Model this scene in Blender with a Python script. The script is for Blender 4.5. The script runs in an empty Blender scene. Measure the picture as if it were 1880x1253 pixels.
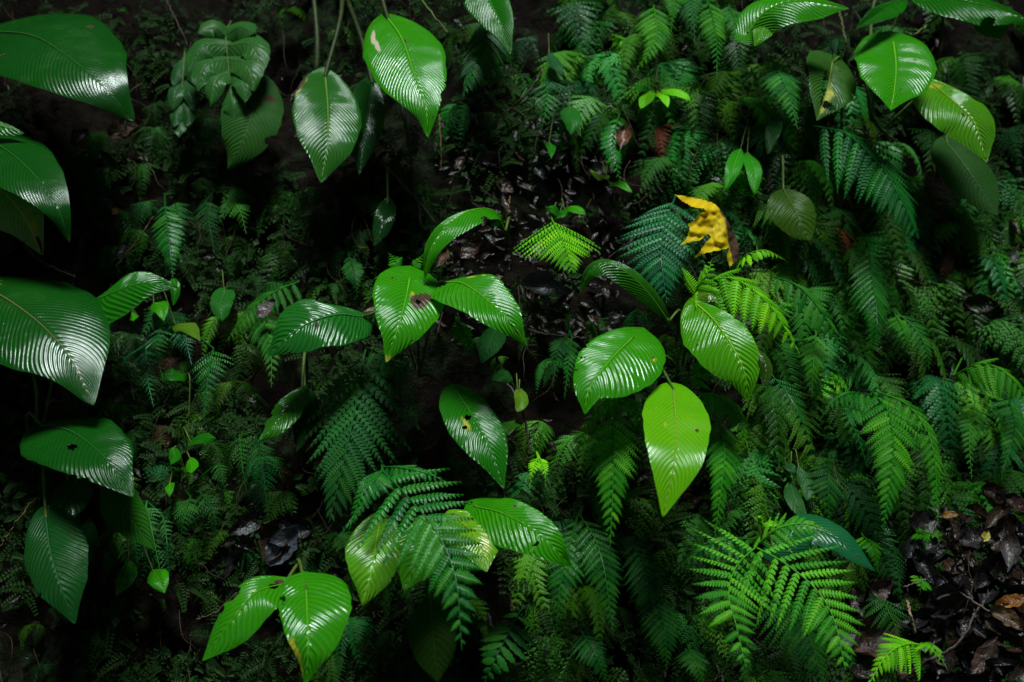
import bpy, math, random
import numpy as np
from mathutils import Vector, Matrix, noise

random.seed(11)
R = math.radians
scene = bpy.context.scene

# ------------------------------------------------------------------ camera
CAM = Vector((0.0, -2.05, 1.25))
LENS = 35.0
cd = bpy.data.cameras.new('camera')
cam = bpy.data.objects.new('camera', cd)
scene.collection.objects.link(cam)
cam.location = CAM
cam.rotation_euler = (R(90), 0, 0)
cd.lens = LENS
cd.sensor_width = 36.0
cd.clip_start = 0.05
cd.clip_end = 400
cd.dof.use_dof = True
cd.dof.focus_distance = 1.86
cd.dof.aperture_fstop = 2.4
scene.camera = cam

# ------------------------------------------------------------------ light
SUN_EL, SUN_AZ = 66.0, 8.0            # azimuth from -Y (behind the camera) towards +X
w = bpy.data.worlds.new('World')
scene.world = w
w.use_nodes = True
nt = w.node_tree
nt.nodes.clear()
out = nt.nodes.new('ShaderNodeOutputWorld')
bg = nt.nodes.new('ShaderNodeBackground')
sky = nt.nodes.new('ShaderNodeTexSky')
sky.sky_type = 'NISHITA'
sky.sun_disc = False
sky.sun_elevation = R(SUN_EL)
sky.sun_rotation = R(180 - SUN_AZ)
sky.air_density = 1.0
sky.dust_density = 1.0
bg.inputs['Strength'].default_value = 0.05
nt.links.new(sky.outputs[0], bg.inputs[0])
nt.links.new(bg.outputs[0], out.inputs[0])

sl = bpy.data.lights.new('sun', 'SUN')
sl.energy = 1.5
sl.angle = R(21)
sl.color = (0.88, 1.0, 0.97)
sun = bpy.data.objects.new('sun', sl)
scene.collection.objects.link(sun)
sdir = Vector((math.sin(R(SUN_AZ)) * math.cos(R(SUN_EL)), -math.cos(R(SUN_AZ)) * math.cos(R(SUN_EL)), math.sin(R(SUN_EL))))
sun.rotation_euler = sdir.to_track_quat('Z', 'Y').to_euler()
sun.location = sdir * 10

vs = scene.view_settings
vs.view_transform = 'Standard'
vs.look = 'None'
vs.gamma = 1.0
vs.use_curve_mapping = False
vs.exposure = 1.9
scene.cycles.max_bounces = 5
scene.cycles.diffuse_bounces = 2
scene.cycles.glossy_bounces = 2
scene.cycles.transmission_bounces = 3
scene.cycles.transparent_max_bounces = 4
scene.cycles.sample_clamp_indirect = 3.0

# ------------------------------------------------------------------ helpers
COL = scene.collection
FPX = 1880 * LENS / 36.0


def sstep(a, b, x):
    t = min(1.0, max(0.0, (x - a) / (b - a)))
    return t * t * (3 - 2 * t)


def bank_y(x, z):
    """the large shape of the steep bank: distance back from the path for a height z"""
    zz = z - 1.25
    y = 0.42 * zz + (0.10 * zz * zz if zz > 0 else 0.0)
    y += 0.20 * sstep(0.35, 1.15, x)                                   # recedes to the right
    y += 0.10 * noise.noise(Vector((x * 1.6 + 3.1, z * 1.9, 0.3)))
    y -= 0.25 * sstep(0.72, 1.0, x) * sstep(0.98, 0.62, z)              # litter slope, lower right
    y += 0.10 * sstep(-0.15, -0.75, x) * sstep(0.9, 1.3, z)             # hollow, upper left
    return y


def P(u, v, d=0.0):
    """the point in front of the bank by d metres that a line of sight through the view meets"""
    dx, dz = (u - 940) / FPX, -(v - 626.5) / FPX
    r = 2.05
    for _ in range(14):
        y = bank_y(r * dx, CAM.z + r * dz) - d
        r = 0.4 * r + 0.6 * (y - CAM.y)
    return Vector((r * dx, CAM.y + r, CAM.z + r * dz))


def mpp(p):
    return (p.y - CAM.y) / FPX


def bank_normal(x, z):
    e = 0.04
    gx = (bank_y(x + e, z) - bank_y(x - e, z)) / (2 * e)
    gz = (bank_y(x, z + e) - bank_y(x, z - e)) / (2 * e)
    return Vector((gx, -1, gz)).normalized()


def spline(pts, n):
    """Catmull-Rom through pts, n+1 samples evenly by length"""
    pts = [Vector(p) for p in pts]
    if len(pts) == 2:
        pts = [pts[0], pts[0].lerp(pts[1], 0.5), pts[1]]
    q = [pts[0] * 2 - pts[1]] + pts + [pts[-1] * 2 - pts[-2]]
    dense = []
    for i in range(1, len(q) - 2):
        p0, p1, p2, p3 = q[i - 1:i + 3]
        for k in range(14):
            t = k / 14
            dense.append(0.5 * ((2 * p1) + (p2 - p0) * t + (2 * p0 - 5 * p1 + 4 * p2 - p3) * t * t + (3 * p1 - p0 - 3 * p2 + p3) * t ** 3))
    dense.append(pts[-1])
    acc = [0.0]
    for a, b in zip(dense, dense[1:]):
        acc.append(acc[-1] + (b - a).length)
    res, j = [], 0
    for k in range(n + 1):
        s = acc[-1] * k / n
        while j < len(acc) - 2 and acc[j + 1] < s:
            j += 1
        f = (s - acc[j]) / max(1e-9, acc[j + 1] - acc[j])
        res.append(dense[j].lerp(dense[j + 1], min(1, max(0, f))))
    return res, acc[-1]


def make_mesh(name, verts, faces, mat, smooth=True):
    m = bpy.data.meshes.new(name)
    m.from_pydata([tuple(v) for v in verts], [], faces)
    if mat:
        m.materials.append(mat)
    if smooth:
        m.polygons.foreach_set('use_smooth', [True] * len(m.polygons))
    m.update()
    return m


def link(name, data, parent=None, loc=None, color=None):
    o = bpy.data.objects.new(name, data)
    COL.objects.link(o)
    if parent:
        o.parent = parent
    if loc is not None:
        o.location = loc
    if color:
        o.color = (*color, 1)
    return o


def tag(o, label, cat, group=None, kind=None):
    if label:
        o['label'] = label
    if cat:
        o['category'] = cat
    if group:
        o['group'] = group
    if kind:
        o['kind'] = kind
    return o


def root_empty(name, loc, label, cat, group=None):
    o = link(name, None, None, loc)
    o.empty_display_size = 0.05
    return tag(o, label, cat, group)


def attr(m, name, vals):
    a = m.attributes.new(name, 'FLOAT', 'POINT')
    a.data.foreach_set('value', np.asarray(vals, dtype=np.float32))


def tube_geo(pts, r0, r1, sides=6, off=None):
    off = off or Vector()
    verts, faces = [], []
    n = len(pts)
    up = Vector((0.31, 0.2, 0.93))
    for i, p in enumerate(pts):
        t = (pts[min(i + 1, n - 1)] - pts[max(i - 1, 0)])
        t = t.normalized() if t.length > 1e-9 else Vector((0, 0, 1))
        a = t.cross(up)
        if a.length < 1e-3:
            a = t.cross(Vector((1, 0, 0)))
        a.normalize()
        b = t.cross(a)
        r = r0 + (r1 - r0) * i / (n - 1)
        for k in range(sides):
            an = 2 * math.pi * k / sides
            verts.append(p - off + a * (r * math.cos(an)) + b * (r * math.sin(an)))
    for i in range(n - 1):
        for k in range(sides):
            k2 = (k + 1) % sides
            faces.append((i * sides + k, i * sides + k2, (i + 1) * sides + k2, (i + 1) * sides + k))
    faces.append(tuple(range(sides))[::-1])
    faces.append(tuple(range((n - 1) * sides, n * sides)))
    return verts, faces


# ------------------------------------------------------------------ materials
class NB:
    def __init__(s, name):
        s.m = bpy.data.materials.new(name)
        s.m.use_nodes = True
        s.t = s.m.node_tree
        s.t.nodes.clear()
        s.out = s.t.nodes.new('ShaderNodeOutputMaterial')

    def n(s, typ, **kw):
        nd = s.t.nodes.new(typ)
        for k, v in kw.items():
            setattr(nd, k, v)
        return nd

    def l(s, a, b):
        s.t.links.new(a, b)

    def math(s, op, a, b=None, clamp=False):
        nd = s.n('ShaderNodeMath', operation=op, use_clamp=clamp)
        for i, x in enumerate((a, b)):
            if x is None:
                continue
            if isinstance(x, (int, float)):
                nd.inputs[i].default_value = x
            else:
                s.l(x, nd.inputs[i])
        return nd.outputs[0]

    def mix(s, f, a, b, mode='MIX'):
        nd = s.n('ShaderNodeMix', data_type='RGBA', blend_type=mode)
        for i, x in ((0, f), (6, a), (7, b)):
            if isinstance(x, (int, float)):
                nd.inputs[i].default_value = x
            elif isinstance(x, tuple):
                nd.inputs[i].default_value = (*x, 1)
            else:
                s.l(x, nd.inputs[i])
        return nd.outputs[2]

    def ramp(s, f, a, b, va=0.0, vb=1.0):
        nd = s.n('ShaderNodeMapRange', clamp=True)
        s.l(f, nd.inputs[0])
        for i, x in enumerate((a, b, va, vb)):
            nd.inputs[i + 1].default_value = x
        return nd.outputs[0]

    def noise(s, vec, scale, detail=3.0, rough=0.55):
        nd = s.n('ShaderNodeTexNoise')
        nd.inputs['Scale'].default_value = scale
        nd.inputs['Detail'].default_value = detail
        nd.inputs['Roughness'].default_value = rough
        s.l(vec, nd.inputs['Vector'])
        return nd.outputs[0]

    def at(s, name):
        return s.n('ShaderNodeAttribute', attribute_name=name).outputs['Fac']


def leaf_material(name, rough=0.15, coat=0.15, trans=0.3, drops=True, spec=0.5):
    b = NB(name)
    oi = b.n('ShaderNodeObjectInfo')
    tc = b.n('ShaderNodeTexCoord').outputs['Object']
    add = b.n('ShaderNodeVectorMath', operation='ADD')
    b.l(tc, add.inputs[0])
    b.l(oi.outputs['Location'], add.inputs[1])
    pos = add.outputs[0]
    n1 = b.noise(pos, 26, 4)
    n2 = b.noise(pos, 140, 3)
    n3 = b.noise(pos, 9, 2)
    col = b.mix(b.ramp(n1, 0.3, 0.72, 0.0, 0.55), oi.outputs['Color'], b.mix(1.0, oi.outputs['Color'], (0.62, 0.78, 0.7), 'MULTIPLY'))
    col = b.mix(b.ramp(n3, 0.45, 0.75, 0.0, 0.5), col, b.mix(1.0, oi.outputs['Color'], (1.45, 1.12, 0.7), 'MULTIPLY'))
    sd = b.math('ABSOLUTE', b.at('side'))
    vein = b.at('vein')
    # pale lateral veins, widened to paint lit ridges and shaded grooves on the pleats
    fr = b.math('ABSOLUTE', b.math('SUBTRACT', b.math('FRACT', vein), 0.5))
    vein_shade = b.math('MULTIPLY', b.ramp(fr, 0.0, 0.30, 1.0, 0.0), b.ramp(sd, 0.6, 1.0, 0.50, 0.25))
    col = b.mix(vein_shade, col, b.mix(1.0, oi.outputs['Color'], (1.9, 1.5, 1.3), 'MULTIPLY'))
    yel = b.ramp(b.math('ADD', b.at('yellow'), b.math('MULTIPLY', b.math('SUBTRACT', n1, 0.5), 2.2)), 0.45, 1.0, 0.0, 0.9)
    yel = b.math('MULTIPLY', yel, b.ramp(b.at('yellow'), 0.02, 0.2))
    col = b.mix(yel, col, (0.42, 0.40, 0.035))
    # tiny specks of grazing and mould
    sp = b.ramp(b.noise(pos, 210, 2), 0.70, 0.74, 0.0, 0.5)
    col = b.mix(b.math('MULTIPLY', sp, b.ramp(n3, 0.5, 0.65)), col, (0.20, 0.22, 0.04))
    brown = b.ramp(b.math('ADD', b.at('spot'), b.math('MULTIPLY', b.math('SUBTRACT', n1, 0.5), 0.8)), 0.35, 0.55, 0.0, 1.0)
    bc = b.mix(n2, (0.010, 0.006, 0.005), (0.085, 0.045, 0.028))
    col = b.mix(brown, col, bc)
    blem = b.ramp(b.math('ADD', b.at('pale'), b.math('MULTIPLY', b.math('SUBTRACT', n1, 0.5), 0.5)), 0.4, 0.6, 0.0, 0.9)
    col = b.mix(blem, col, b.mix(n2, (0.5, 0.34, 0.25), (0.68, 0.58, 0.48)))
    p = b.n('ShaderNodeBsdfPrincipled')
    b.l(col, p.inputs['Base Color'])
    film = b.math('MULTIPLY', b.ramp(n3, 0.52, 0.70, 0.0, 0.12), b.ramp(oi.outputs['Random'], 0.0, 1.0, 0.3, 1.0))
    b.l(b.math('ADD', b.math('ADD', b.ramp(n1, 0.3, 0.7, rough - 0.02, rough + 0.12), film), b.math('MULTIPLY', brown, 0.5)), p.inputs['Roughness'])
    p.inputs['Coat Weight'].default_value = coat
    p.inputs['Coat Roughness'].default_value = 0.06
    gl = b.ramp(oi.outputs['Random'], 0.0, 1.0, spec * 0.55, spec * 1.1)
    wet = b.ramp(b.noise(pos, 48, 3), 0.36, 0.62, 0.45, 1.1)
    b.l(b.math('MULTIPLY', b.math('MULTIPLY', gl, wet), b.ramp(brown, 0.0, 1.0, 1.0, 0.2)), p.inputs['Specular IOR Level'])
    # fine relief: secondary veins, drops
    wv = b.math('SINE', b.math('MULTIPLY', vein, 6.2832 * 4))
    h = b.math('ADD', b.math('MULTIPLY', wv, 0.10), b.math('MULTIPLY', n2, 0.28))
    if drops:
        vo = b.n('ShaderNodeTexVoronoi')
        vo.inputs['Scale'].default_value = 170
        b.l(pos, vo.inputs['Vector'])
        h = b.math('ADD', h, b.math('MULTIPLY', b.ramp(vo.outputs['Distance'], 0.10, 0.30, 1.0, 0.0), b.ramp(n1, 0.54, 0.66, 0.0, 0.8)))
    bp = b.n('ShaderNodeBump')
    bp.inputs['Strength'].default_value = 0.35
    bp.inputs['Distance'].default_value = 0.0012
    b.l(h, bp.inputs['Height'])
    b.l(bp.outputs[0], p.inputs['Normal'])
    b.l(bp.outputs[0], p.inputs['Coat Normal'])
    tr = b.n('ShaderNodeBsdfTranslucent')
    b.l(b.mix(1.0, col, (1.5, 1.35, 0.6), 'MULTIPLY'), tr.inputs['Color'])
    mx = b.n('ShaderNodeMixShader')
    b.l(b.math('MULTIPLY', b.math('SUBTRACT', 1.0, brown), trans), mx.inputs[0])
    b.l(p.outputs[0], mx.inputs[1])
    b.l(tr.outputs[0], mx.inputs[2])
    b.l(mx.outputs[0], b.out.inputs[0])
    return b.m


def simple_leaf_material(name, rough=0.42, coat=0.0, trans=0.28, var=0.35, vary_noise=60, spec=0.10):
    b = NB(name)
    oi = b.n('ShaderNodeObjectInfo')
    tc = b.n('ShaderNodeTexCoord').outputs['Object']
    geo = b.n('ShaderNodeNewGeometry')
    n1 = b.noise(geo.outputs['Position'], vary_noise, 3)
    n0 = b.noise(geo.outputs['Position'], 7, 2)
    c0 = oi.outputs['Color']
    col = b.mix(b.ramp(n1, 0.3, 0.75, 0.0, 0.8), c0, b.mix(1.0, c0, (0.6, 0.72, 0.75), 'MULTIPLY'))
    col = b.mix(b.ramp(n0, 0.45, 0.7, 0.0, 0.6), col, b.mix(1.0, c0, (1.35, 1.1, 0.7), 'MULTIPLY'))
    hs = b.n('ShaderNodeHueSaturation')
    b.l(col, hs.inputs['Color'])
    b.l(b.ramp(oi.outputs['Random'], 0, 1, 1 - var, 1 + var * 0.8), hs.inputs['Value'])
    b.l(b.ramp(oi.outputs['Random'], 0, 1, 0.505, 0.48), hs.inputs['Hue'])
    col = hs.outputs[0]
    # brown flecks
    fl = b.ramp(b.noise(geo.outputs['Position'], 38, 2), 0.70, 0.76, 0.0, 0.6)
    col = b.mix(fl, col, (0.10, 0.06, 0.025))
    p = b.n('ShaderNodeBsdfPrincipled')
    b.l(col, p.inputs['Base Color'])
    b.l(b.ramp(n1, 0.3, 0.7, rough - 0.12, rough + 0.12), p.inputs['Roughness'])
    p.inputs['Coat Weight'].default_value = coat
    p.inputs['Coat Roughness'].default_value = 0.15
    p.inputs['Specular IOR Level'].default_value = spec
    bp = b.n('ShaderNodeBump')
    bp.inputs['Strength'].default_value = 0.5
    bp.inputs['Distance'].default_value = 0.0015
    b.l(b.noise(geo.outputs['Position'], 420, 2), bp.inputs['Height'])
    b.l(bp.outputs[0], p.inputs['Normal'])
    tr = b.n('ShaderNodeBsdfTranslucent')
    b.l(b.mix(1.0, col, (1.4, 1.3, 0.6), 'MULTIPLY'), tr.inputs['Color'])
    mx = b.n('ShaderNodeMixShader')
    mx.inputs[0].default_value = trans
    b.l(p.outputs[0], mx.inputs[1])
    b.l(tr.outputs[0], mx.inputs[2])
    b.l(mx.outputs[0], b.out.inputs[0])
    return b.m


def stem_material(name):
    b = NB(name)
    oi = b.n('ShaderNodeObjectInfo')
    geo = b.n('ShaderNodeNewGeometry')
    n1 = b.noise(geo.outputs['Position'], 55, 4)
    c0 = oi.outputs['Color']
    col = b.mix(b.ramp(n1, 0.35, 0.7), c0, b.mix(1.0, c0, (0.45, 0.4, 0.38), 'MULTIPLY'))
    p = b.n('ShaderNodeBsdfPrincipled')
    b.l(col, p.inputs['Base Color'])
    p.inputs['Roughness'].default_value = 0.5
    p.inputs['Specular IOR Level'].default_value = 0.15
    bp = b.n('ShaderNodeBump')
    bp.inputs['Strength'].default_value = 0.5
    bp.inputs['Distance'].default_value = 0.002
    b.l(b.noise(geo.outputs['Position'], 180, 4), bp.inputs['Height'])
    b.l(bp.outputs[0], p.inputs['Normal'])
    b.l(p.outputs[0], b.out.inputs[0])
    return b.m


def soil_material():
    b = NB('wet_soil')
    geo = b.n('ShaderNodeNewGeometry')
    pos = geo.outputs['Position']
    n1, n2, n3 = b.noise(pos, 6, 5), b.noise(pos, 42, 5, 0.65), b.noise(pos, 160, 4, 0.7)
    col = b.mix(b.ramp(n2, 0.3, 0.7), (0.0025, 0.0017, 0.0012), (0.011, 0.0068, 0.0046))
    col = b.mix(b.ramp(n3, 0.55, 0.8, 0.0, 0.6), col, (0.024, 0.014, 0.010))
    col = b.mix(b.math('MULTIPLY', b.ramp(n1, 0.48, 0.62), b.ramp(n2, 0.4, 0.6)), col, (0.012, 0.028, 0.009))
    p = b.n('ShaderNodeBsdfPrincipled')
    b.l(col, p.inputs['Base Color'])
    b.l(b.ramp(n2, 0.35, 0.65, 0.55, 0.9), p.inputs['Roughness'])
    p.inputs['Specular IOR Level'].default_value = 0.05
    bp = b.n('ShaderNodeBump')
    bp.inputs['Strength'].default_value = 0.9
    bp.inputs['Distance'].default_value = 0.02
    b.l(b.math('ADD', n2, b.math('MULTIPLY', n3, 0.5)), bp.inputs['Height'])
    b.l(bp.outputs[0], p.inputs['Normal'])
    b.l(p.outputs[0], b.out.inputs[0])
    return b.m


def dead_material(name, rough=0.3, spec=0.5):
    b = NB(name)
    oi = b.n('ShaderNodeObjectInfo')
    geo = b.n('ShaderNodeNewGeometry')
    pos = geo.outputs['Position']
    n1, n2 = b.noise(pos, 34, 4), b.noise(pos, 150, 3)
    c0 = oi.outputs['Color']
    col = b.mix(b.ramp(n1, 0.40, 0.62), c0, b.mix(1.0, c0, (0.35, 0.28, 0.26), 'MULTIPLY'))
    col = b.mix(b.ramp(n2, 0.6, 0.75, 0.0, 0.6), col, (0.02, 0.012, 0.008))
    p = b.n('ShaderNodeBsdfPrincipled')
    b.l(col, p.inputs['Base Color'])
    b.l(b.ramp(n1, 0.3, 0.7, rough - 0.12, rough + 0.2), p.inputs['Roughness'])
    p.inputs['Specular IOR Level'].default_value = spec
    bp = b.n('ShaderNodeBump')
    bp.inputs['Strength'].default_value = 0.9
    bp.inputs['Distance'].default_value = 0.004
    b.l(b.math('ADD', n2, n1), bp.inputs['Height'])
    b.l(bp.outputs[0], p.inputs['Normal'])
    tr = b.n('ShaderNodeBsdfTranslucent')
    b.l(col, tr.inputs['Color'])
    mx = b.n('ShaderNodeMixShader')
    mx.inputs[0].default_value = 0.12
    b.l(p.outputs[0], mx.inputs[1])
    b.l(tr.outputs[0], mx.inputs[2])
    b.l(mx.outputs[0], b.out.inputs[0])
    return b.m


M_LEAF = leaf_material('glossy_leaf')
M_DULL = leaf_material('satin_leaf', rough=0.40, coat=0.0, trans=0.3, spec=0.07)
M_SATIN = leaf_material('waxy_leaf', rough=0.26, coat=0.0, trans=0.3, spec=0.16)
M_FERN = simple_leaf_material('fern_leaf')
M_WETFERN = simple_leaf_material('wet_fern_leaf', rough=0.30, coat=0.03, spec=0.20)
M_COVER = simple_leaf_material('ground_cover', rough=0.6, vary_noise=25, coat=0.0, spec=0.1)
M_STEM = stem_material('stem')
M_RIB = simple_leaf_material('midrib', rough=0.35, trans=0.15, var=0.05)
M_SOIL = soil_material()
M_DEAD = dead_material('wet_dead_leaf')

# colours (real surface colours)
DEEP = (0.005, 0.066, 0.005)
GREEN = (0.010, 0.120, 0.004)
FRESH = (0.026, 0.210, 0.003)
LIME = (0.095, 0.330, 0.003)
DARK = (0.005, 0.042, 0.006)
TEAL = (0.007, 0.090, 0.032)
OLIVE = (0.060, 0.150, 0.008)
PALE = (0.170, 0.300, 0.080)
F_MID = (0.022, 0.200, 0.007)
F_BRIGHT = (0.110, 0.460, 0.008)
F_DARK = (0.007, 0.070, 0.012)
F_TEAL = (0.011, 0.130, 0.048)
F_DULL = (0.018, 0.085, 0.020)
STEMG = (0.075, 0.120, 0.022)
STEMB = (0.050, 0.030, 0.020)

# ------------------------------------------------------------------ the setting: one ground sheet, path, bank and plateau
def build_ground():
    xs = np.unique(np.round(np.concatenate([np.linspace(-40, -1.5, 22), np.linspace(-1.5, 1.6, 250), np.linspace(1.6, 40, 22)]), 5))
    prof = []                                    # rows: (mode, value)
    for y in np.linspace(-60, -1.6, 20):
        prof.append(('floor', y))
    for z in np.linspace(0.02, 0.45, 14):
        prof.append(('bank', z))
    for z in np.linspace(0.46, 2.1, 170):
        prof.append(('bank', z))
    for z in np.linspace(2.15, 4.2, 22):
        prof.append(('bank', z))
    for k in np.linspace(0.3, 60, 14):
        prof.append(('top', k))
    verts = []
    for mode, val in prof:
        for x in xs:
            x = float(x)
            if mode == 'floor':
                verts.append((x, val, 0.02 * noise.noise(Vector((x, val, 0)))))
            elif mode == 'bank':
                z = float(val)
                n = bank_normal(x, z)
                p = Vector((x, bank_y(x, z), z))
                if abs(x) < 1.7 and 0.4 < z < 2.2:
                    h = 0.085 * noise.fractal(Vector((x * 5, z * 5, 1.7)), 1.0, 2.0, 4)
                    h += 0.022 * noise.noise(Vector((x * 27, z * 27, 4))) + 0.010 * noise.noise(Vector((x * 60, z * 60, 9)))
                    h -= 0.05
                else:
                    h = 0.05 * noise.noise(Vector((x * 3, z * 3, 1.7)))
                verts.append(tuple(p + n * h))
            else:
                yb = bank_y(x, 4.2)
                verts.append((x, yb + val, 4.2 + 0.12 * val + 0.1 * noise.noise(Vector((x, val, 7)))))
    nx = len(xs)
    faces = []
    for j in range(len(prof) - 1):
        for i in range(nx - 1):
            a = j * nx + i
            faces.append((a, a + 1, a + nx + 1, a + nx))
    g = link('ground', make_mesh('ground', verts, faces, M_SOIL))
    tag(g, None, None, kind='structure')


build_ground()

# ------------------------------------------------------------------ unseen trees added behind, beside and above the viewer to hold back the sky
def build_shade_forest():
    rnd = random.Random(77)
    V, F = [], []
    for _ in range(24000):
        r = rnd.random()
        if r < 0.5:
            x, y = rnd.uniform(-15, 15), rnd.uniform(-10, -5.2)
        else:
            x, y = rnd.choice((-1, 1)) * rnd.uniform(4.6, 9), rnd.uniform(-6.5, 2.5)
        top = 7.4 + 1.6 * noise.noise(Vector((x * 0.5, y * 0.5, 3)))
        z = rnd.uniform(0.05, 1) ** 0.8 * top
        if r > 0.88:                                  # added trees above the bank, closing the sky behind it
            x, y = rnd.uniform(-8, 8), rnd.uniform(2.6, 6)
            z = 4.4 + rnd.uniform(0, 4)
        p = Vector((x, y, z))
        ln = rnd.uniform(0.25, 0.6)
        dr = Vector((rnd.uniform(-1, 1), rnd.uniform(-1, 1), rnd.uniform(-0.9, 0.3))).normalized()
        sd = dr.cross(Vector((rnd.uniform(-1, 1), rnd.uniform(-1, 1), 1))).normalized() * ln * 0.3
        k = len(V)
        V += [p, p + dr * ln * 0.45 + sd, p + dr * ln, p + dr * ln * 0.45 - sd]
        F.append((k, k + 1, k + 2, k + 3))
    gap = Vector((0.45, -2.95))                     # opening shaped to let the sun through the added canopy
    for _ in range(15000):
        x, y, z = rnd.uniform(-9, 9), rnd.uniform(-8, 4.5), rnd.uniform(7.0, 9.5)
        k0 = (z - 1.25) / 6.8
        if math.hypot((x - gap.x * k0) / 2.3, (y - gap.y * k0) / 2.1) < 1 + 0.25 * noise.noise(Vector((x, y, 0))):
            continue
        p = Vector((x, y, z))
        ln = rnd.uniform(0.25, 0.55)
        dr = Vector((rnd.uniform(-1, 1), rnd.uniform(-1, 1), rnd.uniform(-0.5, 0.1))).normalized()
        sd = dr.cross(Vector((rnd.uniform(-.5, .5), rnd.uniform(-.5, .5), 1))).normalized() * ln * 0.3
        k = len(V)
        V += [p, p + dr * ln * 0.45 + sd, p + dr * ln, p + dr * ln * 0.45 - sd]
        F.append((k, k + 1, k + 2, k + 3))
    for _ in range(40):
        x, y = rnd.uniform(-14, 14), rnd.uniform(-10, -5.6)
        v, f = tube_geo([Vector((x, y, -0.1)), Vector((x + rnd.uniform(-.2, .2), y, 2.5)), Vector((x + rnd.uniform(-.4, .4), y, 5.4))], 0.12, 0.06, 7)
        k = len(V)
        V += v
        F += [tuple(i + k for i in q) for q in f]
    o = link('shade_forest', make_mesh('shade_forest', V, F, M_COVER, smooth=False), None, None, (0.022, 0.075, 0.020))
    tag(o, 'unseen trees added behind and overhead to block the sky', 'shade_forest', kind='stuff')


build_shade_forest()

# ------------------------------------------------------------------ broad leaves
N0 = Vector((0.0, -0.78, 0.62))


def profile(t, kind):
    if kind == 'heart':
        a, b = 0.30, 0.86
    elif kind == 'lance':
        a, b = 0.75, 0.95
    elif kind == 'round':
        a, b = 0.48, 0.68
    else:
        a, b = 0.52, 0.82
    tm = a / (a + b)
    f = (max(t, 0) ** a) * (max(1 - t, 0) ** b) / (tm ** a * (1 - tm) ** b)
    if kind in ('ovate', 'heart'):
        f *= 1 - 0.30 * sstep(0.72, 1.0, t)               # drawn-out drip tip
    return f


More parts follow.
